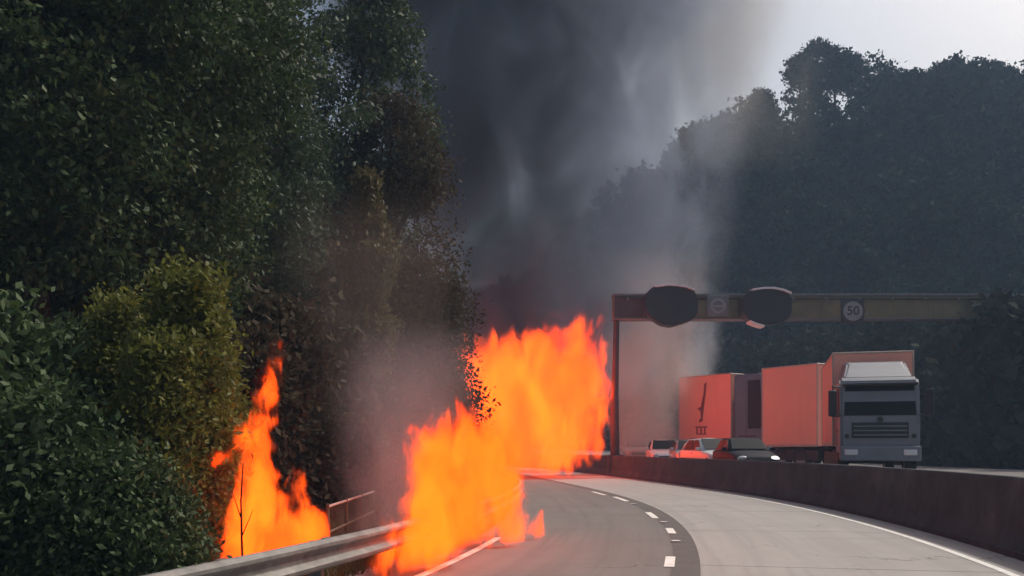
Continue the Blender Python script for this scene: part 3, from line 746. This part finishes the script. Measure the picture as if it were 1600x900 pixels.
# undergrowth
SH = "shrubs behind the guard rail"
yg = dict(h0=.05, h1=3.6, rx=.55, n_cl=420, per=80, leaf=.085, mat='leaf_yellow', shape='column', r0=.035, cl_r=.34, gap=.9)
for px, Y, s_, lb in ((292, 11.0, 1.0, "tall yellow-green shrub left of the tall roadside flame"), (252, 10.3, .76, "shorter yellow-green shrub in front of the tall yellow-green one"), (333, 12.3, .72, "yellow-green shrub squeezed against the tall roadside flame"), (190, 11.8, .86, "yellow-green shrub nearest the dark shrubs at the left end of the guard rail")):
    tree("shrub", "yshrub", gpt(px, Y), lb, "shrub", SH, s=s_, **yg)
dk = dict(h0=.05, h1=1.5, rx=.9, n_cl=200, per=90, leaf=.075, mat='leaf_dark', shape='dome', r0=.04, cl_r=.3)
for i, (px, Y, s, lb) in enumerate(((232, 9.4, .75, "dark low shrub at the foot of the tall yellow-green shrub"), (180, 9.2, 1.0, "dark low shrub by the left end of the guard rail"),
        (60, 9.6, 1.25, "dark shrub below the leftmost broadleaf tree"), (340, 12.2, .8, "dark shrub scorched by the tall roadside flame"), (120, 12.5, 1.6, "large dark shrub below the tall dark broadleaf tree"), (-60, 11, 1.7, "large dark shrub at the far left of the verge"))):
    tree("shrub", "dshrub", gpt(px, Y), lb, "shrub", SH, s=s, **dk)
bk = dict(h0=.05, h1=3.2, rx=1.5, n_cl=300, per=60, leaf=.15, mat='leaf_brown', shape='dome', r0=.06, cl_r=.45)
for i, (px, Y, s) in enumerate(((430, 18, 1.15), (500, 20, 1.2), (560, 23, 1.1), (390, 16.5, .95), (620, 26, 1.1), (470, 24, 1.6), (330, 19, 1.3), (540, 17, .6), (680, 30, 1.1), (600, 20.5, .62))):
    tree("thicket_shrub", "bshrub", gpt(px, Y), "brown-green thicket shrub in the gloom behind the smoke", "shrub", "thicket shrubs under the left-hand trees", s=s, **bk)
# overhanging branch in front of the blaze
e = tag(empty("overhanging_branch", at(640, 600, 21.5)), "leafy branch hanging out in front of the big blaze", "branch")
tipsA = [(690, 560), (705, 580), (720, 590), (735, 605), (745, 620), (715, 620), (700, 640), (730, 640), (755, 640), (685, 610), (670, 590), (675, 640), (690, 665), (712, 655), (660, 655), (700, 600), (728, 575), (718, 545), (735, 490), (725, 480)]
o0 = at(640, 600, 21.5); bm = bmesh.new(); pts = []
rr = np.random.default_rng(5)
for (px, py) in tipsA:
    tp = at(px, py, 21.5 + rr.uniform(-.7, .7)) - o0
    tube(bm, [Vector((-.5, .3, -.2)), tp * .5 + Vector((0, 0, .12)), tp], [.03, .018, .006], 5)
    n = 85 if py > 500 else 22
    pts.append(np.array(tp)[None] + rr.normal(size=(n, 3)) * np.array([.2, .25, .17]))
link("branch", bm, M['bark'], e)
cm = leaves_mesh("foliage", np.concatenate(pts), .11, droop=.4); cm.materials.append(M['leaf_brown']); link("foliage", cm, parent=e)
# charred sapling in the tall flame
p = gpt(377, 9.6); e = tag(empty("charred_sapling", p), "thin charred sapling standing in the tall roadside flame", "sapling")
bm = bmesh.new(); tube(bm, [(0, 0, -.2), (.01, 0, .5), (-.01, .02, 1.1), (.02, 0, 1.5)], [.016, .013, .01, .005], 6)
tube(bm, [(.0, 0, .7), (.12, .03, 1.0)], [.008, .003], 5); tube(bm, [(0, 0, .9), (-.1, 0, 1.2)], [.008, .003], 5)
link("stem", bm, M['char'], e)
# green wire fence behind the rail
e = tag(empty("wire_fence"), "short run of green wire fence behind the guard rail, at the edge of the smoke", "fence")
f0, f1 = gpt(512, 11.6), gpt(584, 15.6)
nP = 4
for i in range(nP):
    q = f0.lerp(f1, i / (nP - 1)); q.z = .02
    link("post", tube(bmesh.new(), [q + Vector((0, 0, -.2)), q + Vector((0, 0, .86))], .024, 8), M['wire'], e)
for h_ in (.84, .5): link("rail", tube(bmesh.new(), [Vector((*f0[:2], h_)), Vector((*f1[:2], h_))], .018, 6), M['galv'] if h_ > .7 else M['wire'], e)
bm = bmesh.new()
for i in range(46):
    q = f0.lerp(f1, (i + .5) / 46); tube(bm, [Vector((*q[:2], .05)), Vector((*q[:2], .82))], .004, 4)
tag(link("wire_mesh", bm, M['wire'], e), kind='stuff')

# grass on the verge (stuff)
n = 26000
tt = RNG.uniform(-22, 22, n); oo = -3.75 - np.abs(RNG.normal(0, 2.4, n))
XY = np.array([road(a, b)[:2] for a, b in zip(tt, oo)]); zz = terrain_z(XY[:, 0], XY[:, 1])
hgt = RNG.uniform(.12, .5, n); d = RNG.normal(size=(n, 2)) * .12
V = np.empty((n * 3, 3), np.float32)
ang = RNG.uniform(0, 6.28, n); wv = np.stack([np.cos(ang), np.sin(ang)], 1) * .012
V[0::3, :2] = XY - wv; V[0::3, 2] = zz; V[1::3, :2] = XY + wv; V[1::3, 2] = zz; V[2::3, :2] = XY + d; V[2::3, 2] = zz + hgt
m = bpy.data.meshes.new("grass"); m.from_pydata(V.tolist(), [], np.arange(n * 3).reshape(n, 3).tolist())
tag(link("grass", m, M['grass']), kind='stuff')

# hillside wood: one mass (stuff), crowns joined
protoP = []
for sd in range(5):
    P, tips = crown_points(2.0, 9.5, 3.1, 90, 16, 60 + sd, 'round' if sd % 2 else 'dome', .75, .25); protoP.append(P)
allP = []
r = np.random.default_rng(21); cand = 0; placed = 0
xs = r.uniform(-30, 125, 5200); ys = r.uniform(24, 172, 5200)
zz = terrain_z(xs, ys); tO, oO = road_off(xs, ys)
for x, y, z, o in zip(xs, ys, zz, oO):
    if o < BAR + OPP_W + 3.5 or placed > 900: continue
    if x / max(y, 1) > .75 or (.29 < x / y < .40 and y > 126): continue
    s = r.uniform(.75, 1.35); a = r.uniform(0, 6.28); P = protoP[r.integers(5)]
    if y > 120: P = P[::2]
    Q = P * s; c_, s_ = math.cos(a), math.sin(a)
    allP.append(np.stack([Q[:, 0]*c_ - Q[:, 1]*s_ + x, Q[:, 0]*s_ + Q[:, 1]*c_ + y, Q[:, 2] + z - 1.6], 1)); placed += 1
allP = np.concatenate(allP)
cm = leaves_mesh("hillside_wood", allP, .62, droop=.2, aspect=.75); cm.materials.append(M['leaf_far'])
tag(link("hillside_wood", cm), "dark wooded hillside rising beyond the far carriageway", kind='stuff')
# open-crowned trees one can tell apart on the ridge
RG = "open-crowned trees on the ridge"
for i, (px, s, kd, lb) in enumerate(((1250, 1.0, "ridge", "round open-crowned tree at the left of the ridge-top group"), (1278, 1.1, "ridge2", "open-crowned tree in the middle of the ridge-top group"),
        (1305, .95, "ridge", "open-crowned tree next right in the ridge-top group"), (1330, .85, "ridge2", "smaller open-crowned tree at the right of the ridge-top group"),
        (1190, .8, "ridge", "rounded tree on the ridge slope below the ridge-top group"), (1130, .75, "ridge2", "rounded tree where the ridge meets the pale smoke"))):
    p = gpt(px, 143)
    tree("ridge_tree", kd, p, lb, group=RG, s=s, h0=6.5, h1=13.5, rx=3.0, n_cl=120, per=26, leaf=.6, mat='leaf_far', shape='round', r0=.3, cl_r=.8, gap=.1, n_l=16)

# ------------------------------------------------------------------ fire: flame bodies filled with glowing gas
def flame_skin(name, col):
    """the flame's thin luminous outer skin"""
    m = bpy.data.materials.new(name); m.use_nodes = True; N = m.node_tree.nodes; L = m.node_tree.links; N.remove(N["Principled BSDF"])
    tr = N.new("ShaderNodeBsdfTransparent"); es = N.new("ShaderNodeEmission"); es.inputs["Color"].default_value = (*col, 1)
    ms = N.new("ShaderNodeMixShader"); ms.inputs["Fac"].default_value = .0015; L.new(tr.outputs[0], ms.inputs[1]); L.new(es.outputs[0], ms.inputs[2]); L.new(ms.outputs[0], N["Material Output"].inputs["Surface"])
    return m

def flame_gas(name, dens, hot, cool, edge, nscale, amp, seed, ztop, zsoft):
    """glowing gas: the body's own fog density torn by turbulence stretched upwards"""
    m = bpy.data.materials.new(name); m.use_nodes = True; N = m.node_tree.nodes; L = m.node_tree.links; N.remove(N["Principled BSDF"])
    def math_(op, a, b=None, c=None):
        q = N.new("ShaderNodeMath"); q.operation = op
        for k, v in enumerate((a, b, c)):
            if v is None: continue
            if isinstance(v, (int, float)): q.inputs[k].default_value = v
            else: L.new(v, q.inputs[k])
        return q.outputs[0]
    def ramp(f, a, b, c=0.0, d=1.0):
        q = N.new("ShaderNodeMapRange"); q.interpolation_type = 'SMOOTHSTEP'
        for k, v in zip(("From Min", "From Max", "To Min", "To Max"), (a, b, c, d)): q.inputs[k].default_value = v
        L.new(f, q.inputs["Value"]); return q.outputs[0]
    tc = N.new("ShaderNodeTexCoord"); at_ = N.new("ShaderNodeAttribute"); at_.attribute_name = "density"
    def noise(sc, detail, off, dist=.8):
        mp = N.new("ShaderNodeMapping"); mp.inputs["Scale"].default_value = (sc, sc, sc * .42); mp.inputs["Location"].default_value = (off, off * .3, off * .7); L.new(tc.outputs["Object"], mp.inputs[0])
        q = N.new("ShaderNodeTexNoise"); q.inputs["Scale"].default_value = 1; q.inputs["Detail"].default_value = detail; q.inputs["Roughness"].default_value = .6; q.inputs["Distortion"].default_value = dist; L.new(mp.outputs[0], q.inputs["Vector"]); return q.outputs["Fac"]
    n1 = noise(nscale, 6, seed); n2 = noise(nscale * .6, 4, seed + 5)
    sp = N.new("ShaderNodeSeparateXYZ"); L.new(tc.outputs["Object"], sp.inputs[0])
    f = math_('MULTIPLY_ADD', math_('SUBTRACT', n1, .5), amp, at_.outputs["Fac"])
    up = ramp(sp.outputs["Z"], ztop - zsoft, ztop + zsoft * .5, 0.0, .75)       # torn thinner towards the top
    f = math_('SUBTRACT', f, up)
    d = ramp(f, .1, .75)
    d = math_('MULTIPLY', d, ramp(at_.outputs["Fac"], .0, .1))
    d = math_('MULTIPLY', d, dens)
    c1 = N.new("ShaderNodeMix"); c1.data_type = 'RGBA'; c1.inputs["A"].default_value = (*cool, 1); c1.inputs["B"].default_value = (*hot, 1); L.new(ramp(n2, .38, .62), c1.inputs["Factor"])
    c2 = N.new("ShaderNodeMix"); c2.data_type = 'RGBA'; c2.inputs["A"].default_value = (*edge, 1); L.new(c1.outputs["Result"], c2.inputs["B"]); L.new(ramp(f, .15, .6), c2.inputs["Factor"])
    ab = N.new("ShaderNodeVolumeAbsorption"); ab.inputs["Color"].default_value = (0, 0, 0, 1); L.new(d, ab.inputs["Density"])
    ev = N.new("ShaderNodeEmission"); L.new(c2.outputs["Result"], ev.inputs["Color"]); L.new(d, ev.inputs["Strength"])
    ad = N.new("ShaderNodeAddShader"); L.new(ab.outputs[0], ad.inputs[0]); L.new(ev.outputs[0], ad.inputs[1]); L.new(ad.outputs[0], N["Material Output"].inputs["Volume"])
    return m

def blob_mesh(name, blobs, origin, voxel, amp, fscale, squash=1.0):
    """union of balls, remeshed and pulled up into tongues by noise"""
    bm = bmesh.new()
    for (p, r_) in blobs:
        q = bmesh.ops.create_icosphere(bm, subdivisions=2, radius=1)
        for v in q['verts']: v.co = Vector((v.co.x * r_, v.co.y * r_ * squash, v.co.z * r_ * 1.05)) + p - origin
    m = bpy.data.meshes.new(name); bm.to_mesh(m); bm.free()
    o = bpy.data.objects.new(name, m); COL.objects.link(o)
    md = o.modifiers.new("r", 'REMESH'); md.mode = 'VOXEL'; md.voxel_size = voxel
    sm_ = o.modifiers.new("s", 'SMOOTH'); sm_.iterations = 4
    bpy.context.view_layer.update()
    m2 = bpy.data.meshes.new_from_object(o.evaluated_get(bpy.context.evaluated_depsgraph_get()))
    bpy.data.objects.remove(o); bpy.data.meshes.remove(m)
    m2.name = name
    for v, nrm in zip(m2.vertices, [tuple(x.vector) for x in m2.vertex_normals]):
        c = v.co; n_ = Vector(nrm)
        k1 = mnoise.noise((c.x * fscale, c.y * fscale, c.z * fscale * .4)); k2 = mnoise.noise((c.x * fscale * 2.7 + 5, c.y * fscale * 2.7, c.z * fscale * 1.1))
        k3 = mnoise.noise((c.x * fscale * 6 + 9, c.y * fscale * 6, c.z * fscale * 2.2))
        c2 = c + n_ * amp * (k1 * .9 + k2 * .5 + k3 * .28 - .1)
        if n_.z > 0: c2.z += amp * 1.6 * max(0, k2 + .15) * n_.z
        v.co = c2
    bm = bmesh.new(); bm.from_mesh(m2); left = set(bm.verts); parts = []      # keep the main body only
    while left:
        st = [left.pop()]; isl = list(st)
        while st:
            for e_ in st.pop().link_edges:
                for w in e_.verts:
                    if w in left: left.discard(w); st.append(w); isl.append(w)
        parts.append(isl)
    parts.sort(key=len)
    for isl in parts[:-1]: bmesh.ops.delete(bm, geom=isl, context='VERTS')
    bm.to_mesh(m2); bm.free()
    return m2

def fire(name, blobs, voxel, amp, fscale, gas, label, squash=1.0, band=.5, grow=1.25):
    B_ = [(at(px, py, Y), r_ * Y / FPX) for px, py, Y, r_ in blobs]
    o = sum((b[0] for b in B_), Vector()) / len(B_); o.z = 0.0
    m = blob_mesh(name, B_, o, voxel, amp, fscale, squash)
    for v in m.vertices: v.co.z = max(v.co.z, .03)
    m.materials.clear(); m.materials.append(flame_skin("flame_skin", COOL))
    f = link(name, m, loc=o, smooth=True)
    m2 = blob_mesh("flame_shape", [(p, r_ * grow) for p, r_ in B_], o, voxel, amp, fscale * 1.3, squash)
    for v in m2.vertices: v.co.z = max(v.co.z, .03)
    src = bpy.data.objects.new("flame_shape", m2); COL.objects.link(src); src.location = o
    vd = bpy.data.volumes.new("flame_gas"); g = bpy.data.objects.new("flame_gas", vd); COL.objects.link(g); g.location = o
    md = g.modifiers.new("fog", 'MESH_TO_VOLUME'); md.object = src; md.density = 1.0; md.interior_band_width = band; md.resolution_mode = 'VOXEL_SIZE'; md.voxel_size = voxel
    src.hide_render = True; src.hide_viewport = False
    vd.materials.append(gas); g.parent = f; g.location = (0, 0, 0)
    src["kind"] = "helper"
    return tag(f, label, "fire")

HOT, COOL, EDGE = (4.0, .33, .014), (3.6, .14, .008), (1.7, .15, .014)
rear = [(p, q, Y, r) for p, q, Y, r in ((745, 705, 20, 42), (710, 700, 21, 38), (740, 700, 25, 40), (700, 690, 28, 32), (745, 690, 30, 38), (760, 685, 35, 38), (720, 680, 36, 34), (780, 680, 40, 40), (750, 650, 42, 36), (790, 705, 31, 26), (780, 715, 25, 24))]
for px, py, r_ in ((735, 575, 20), (760, 560, 28), (800, 548, 30), (840, 535, 30), (875, 522, 30), (905, 515, 30), (935, 497, 22), (946, 478, 10), (790, 600, 48), (850, 600, 52), (905, 590, 46), (930, 580, 26),
                   (800, 660, 55), (860, 655, 52), (900, 660, 38), (918, 650, 26), (750, 650, 40), (720, 690, 36), (690, 705, 28), (760, 705, 36), (820, 705, 38), (870, 708, 33), (900, 712, 24), (850, 725, 18), (730, 715, 30), (665, 700, 22), (918, 690, 26), (908, 724, 18), (946, 540, 15), (942, 595, 18), (932, 640, 20), (725, 560, 16)):
    rear.append((px, py, 46 + 6 * (px - 660) / 290 , r_))
fire("fire", rear, .22, .7, .42, flame_gas("rear_flame_gas", 1.2, HOT, COOL, EDGE, .85, 3.1, 1.0, 9.9, 3.2), "wall of orange fire across the road, top fading into dark smoke", 1.3, band=1.3)
near = []
for px, py, Y, r_ in ((672, 690, 14.5, 24), (700, 705, 15, 34), (668, 740, 13.5, 32), (720, 735, 15.2, 36), (700, 775, 14, 44), (750, 760, 15.8, 36), (780, 735, 17, 26), (795, 715, 18, 22), (690, 810, 13.2, 44), (735, 805, 14.5, 34), (768, 795, 15.6, 24),
                      (665, 840, 12.5, 38), (640, 862, 12.0, 32), (610, 880, 11.7, 25), (585, 893, 11.4, 19), (690, 850, 12.9, 22), (735, 828, 14.6, 20), (775, 832, 16, 12), (790, 790, 16.6, 12), (720, 852, 13.4, 18), (760, 838, 15, 16), (800, 790, 18, 18), (800, 760, 18.5, 18), (800, 815, 17.2, 16), (792, 830, 16.3, 14), (815, 833, 16.3, 12), (838, 836, 16.2, 10), (655, 790, 13.2, 30), (655, 715, 13.6, 18)):
    near.append((px, py, Y * .9, r_ * 1.22))
near += [(760, 720, 14.2, 38), (780, 700, 15.2, 34), (735, 690, 14, 34), (795, 745, 15.8, 28), (778, 775, 15, 30), (800, 795, 15.4, 22), (790, 826, 15.2, 17), (745, 838, 13.6, 26), (772, 815, 14.6, 28), (808, 832, 15.7, 13), (826, 834, 15.7, 11), (842, 836, 15.7, 9), (790, 700, 18, 30), (770, 690, 17, 36)]
fire("fire", near, .085, .26, 1.1, flame_gas("near_flame_gas", 3.6, HOT, COOL, EDGE, 2.5, 3.1, 4.0, 3.8, 1.6), "orange fire pouring over the end of the guard rail onto the lane", 1.1, band=.36)
brush = []
for px, py, Y, r_ in ((400, 850, 10.6, 38), (385, 815, 10.6, 28), (405, 790, 10.6, 32), (402, 745, 10.7, 27), (408, 700, 10.8, 19), (408, 660, 10.9, 16), (412, 625, 11, 15), (416, 598, 11, 14), (426, 577, 11, 11), (434, 555, 11, 7), (437, 538, 11, 4),
                      (385, 682, 10.8, 10), (374, 680, 10.7, 8), (368, 690, 10.7, 7), (345, 715, 10.5, 11), (335, 726, 10.5, 8), (358, 710, 10.6, 8), (372, 760, 10.6, 8), (425, 715, 10.8, 7), (438, 830, 10.7, 26), (468, 835, 10.8, 30), (486, 845, 10.9, 18), (470, 795, 10.8, 17), (467, 765, 10.8, 12), (466, 745, 10.8, 8),
                      (370, 840, 10.5, 14), (440, 862, 10.6, 26), (490, 820, 10.9, 9)):
    brush.append((px, py, Y, r_ * 1.3))
fire("fire", brush, .045, .11, 2.4, flame_gas("brush_flame_gas", 8.0, HOT, COOL, EDGE, 4.4, 3.1, 9.0, 3.9, 1.7), "tall narrow flame climbing the scorched verge behind the guard rail", 1.0, band=.26)

# ------------------------------------------------------------------ smoke: plumes whose density thins away from a rising, leaning axis
def smoke(name, base, h, c1, c2, r0, r1, dens, color, nscale, thresh, label, aniso=.0, sy=1.0, fade=(.05, .2), seed=0.0, amp=2.4, srate=.7):
    """axis: base + (c1*z + c2*z^2) in x; radius r0 + r1*z; sy squeezes depth"""
    m = bpy.data.materials.new(name); m.use_nodes = True; N = m.node_tree.nodes; L = m.node_tree.links; N.remove(N["Principled BSDF"])
    def math_(op, a, b=None):
        q = N.new("ShaderNodeMath"); q.operation = op
        for i, v in enumerate((a, b)):
            if v is None: continue
            if isinstance(v, (int, float)): q.inputs[i].default_value = v
            else: L.new(v, q.inputs[i])
        return q.outputs[0]
    tc = N.new("ShaderNodeTexCoord"); sp = N.new("ShaderNodeSeparateXYZ"); L.new(tc.outputs["Object"], sp.inputs[0])
    X, Y, Z = sp.outputs
    axx = math_('ADD', math_('MULTIPLY', Z, c1), math_('MULTIPLY', math_('MULTIPLY', Z, Z), c2))
    dx = math_('SUBTRACT', X, axx); dy = math_('DIVIDE', Y, sy)
    rad = math_('ADD', math_('MULTIPLY', Z, r1), r0)
    dist = math_('DIVIDE', math_('SQRT', math_('ADD', math_('MULTIPLY', dx, dx), math_('MULTIPLY', dy, dy))), rad)
    no = N.new("ShaderNodeTexNoise"); no.inputs["Scale"].default_value = nscale; no.inputs["Detail"].default_value = 6; no.inputs["Roughness"].default_value = .6; no.inputs["Distortion"].default_value = .7; m.cycles.volume_step_rate = srate
    mp = N.new("ShaderNodeMapping"); mp.inputs["Scale"].default_value = (1, 1, .62); mp.inputs["Location"].default_value = (seed, seed, seed); L.new(tc.outputs["Object"], mp.inputs[0]); L.new(mp.outputs[0], no.inputs["Vector"])
    f = math_('SUBTRACT', 1.0, dist)
    f = math_('ADD', f, math_('MULTIPLY', math_('SUBTRACT', no.outputs["Fac"], .5), amp))
    rg = N.new("ShaderNodeMapRange"); rg.interpolation_type = 'SMOOTHSTEP'; rg.inputs["From Min"].default_value = thresh; rg.inputs["From Max"].default_value = thresh + .9; L.new(f, rg.inputs["Value"])
    edge = N.new("ShaderNodeMapRange"); edge.interpolation_type = 'SMOOTHSTEP'; edge.inputs["From Min"].default_value = 1.3; edge.inputs["From Max"].default_value = .55; L.new(dist, edge.inputs["Value"])
    zb0 = N.new("ShaderNodeMapRange"); zb0.inputs["From Min"].default_value = 0; zb0.inputs["From Max"].default_value = h * fade[0] + 1e-3; L.new(Z, zb0.inputs["Value"])
    zt0 = N.new("ShaderNodeMapRange"); zt0.inputs["From Min"].default_value = h; zt0.inputs["From Max"].default_value = h * (1 - fade[1]); L.new(Z, zt0.inputs["Value"])
    dn = math_('MULTIPLY', math_('MULTIPLY', rg.outputs[0], edge.outputs[0]), math_('MULTIPLY', zb0.outputs[0], zt0.outputs[0]))
    dn = math_('MULTIPLY', dn, dens)
    pv = N.new("ShaderNodeVolumePrincipled"); pv.inputs["Color"].default_value = (*color, 1); pv.inputs["Anisotropy"].default_value = aniso
    L.new(dn, pv.inputs["Density"]); L.new(pv.outputs[0], N["Material Output"].inputs["Volume"])
    # domain: a lofted tube just outside the plume
    bm = bmesh.new(); rows = []; n = 14
    for k in range(9):
        z = h * k / 8; rr_ = (r0 + r1 * z) * 1.4
        rows.append([bm.verts.new((c1*z + c2*z*z + rr_*math.cos(2*math.pi*i/n), rr_*sy*math.sin(2*math.pi*i/n), z)) for i in range(n)])
    for a, b in zip(rows, rows[1:]):
        for i in range(n): bm.faces.new((a[i], a[(i+1) % n], b[(i+1) % n], b[i]))
    bm.faces.new(rows[0][::-1]); bm.faces.new(rows[-1])
    return tag(link(name, bm, m, loc=base), label, kind='stuff')

b0 = at(815, 520, 54)
smoke("smoke", Vector((b0.x, 55, 6.0)), 37, -.17, .0, 6.8, .19, .6, (.17, .20, .245), .2, .0, "dark smoke column rising from the burning road", sy=.6, amp=4.4, srate=.42)
b0 = at(730, 520, 50)
smoke("smoke", Vector((b0.x, 60, 2.5)), 22, -.1, .0, 6.5, .05, .2, (.36, .34, .36), .2, -.1, "murky smoke bank between the left-hand trees and the dark column", sy=.6, seed=3, amp=3.2)
b0 = at(955, 520, 66)
smoke("smoke", Vector((b0.x, 66, 5.0)), 44, -.03, .0006, 6.6, .12, .3, (.44, .48, .58), .22, -.12, "paler blue-grey smoke on the right of the dark column", sy=.7, seed=7, amp=4.2, srate=.42)
b0 = at(1105, 250, 92)
smoke("smoke", Vector((b0.x, 92, 30)), 36, -.02, .0, 9.5, .16, .11, (.62, .57, .50), .12, -.2, "thin beige smoke in front of the ridge", sy=.6, seed=4, fade=(.3, .1), amp=2.8)
b0 = at(590, 760, 17)
smoke("smoke", Vector((b0.x, 17.6, .2)), 6.5, -.02, .0, 1.9, .05, .07, (.55, .45, .42), .7, -.2, "thin brownish smoke in front of the thicket", sy=.6, seed=17)
b0 = at(570, 840, 14)
smoke("smoke", Vector((b0.x, 14.2, .0)), 3.6, .26, .0, .7, .20, .75, (.58, .54, .57), 1.0, -.1, "low pale smoke drifting behind the guard rail", seed=13, fade=(.05, .85), amp=3.4)
b0 = at(1008, 700, 54.5)
smoke("smoke", Vector((b0.x, 54.5, .8)), 13, .04, .0, 2.8, .08, .42, (.70, .62, .60), .3, -.1, "thin pinkish smoke behind the gantry column", seed=21, fade=(.05, .75), amp=3.2)
b0 = at(1088, 600, 64)
smoke("smoke", Vector((b0.x, 64, 4.0)), 8, -.03, .0, 1.7, .06, .4, (.78, .78, .82), .5, .0, "bright puff of smoke over the farthest truck", seed=31, fade=(.05, .6), amp=3.4)
haze_b = box(-160, 160, -30, 330, -1.4, 95)
hm = bpy.data.materials.new("haze"); hm.use_nodes = True; hm.node_tree.nodes.remove(hm.node_tree.nodes["Principled BSDF"])
hv = hm.node_tree.nodes.new("ShaderNodeVolumePrincipled"); hv.inputs["Color"].default_value = (.48, .70, 1.0, 1); hv.inputs["Density"].default_value = .0010
hm.node_tree.links.new(hv.outputs[0], hm.node_tree.nodes["Material Output"].inputs["Volume"])
tag(link("haze", haze_b, hm), kind='stuff')
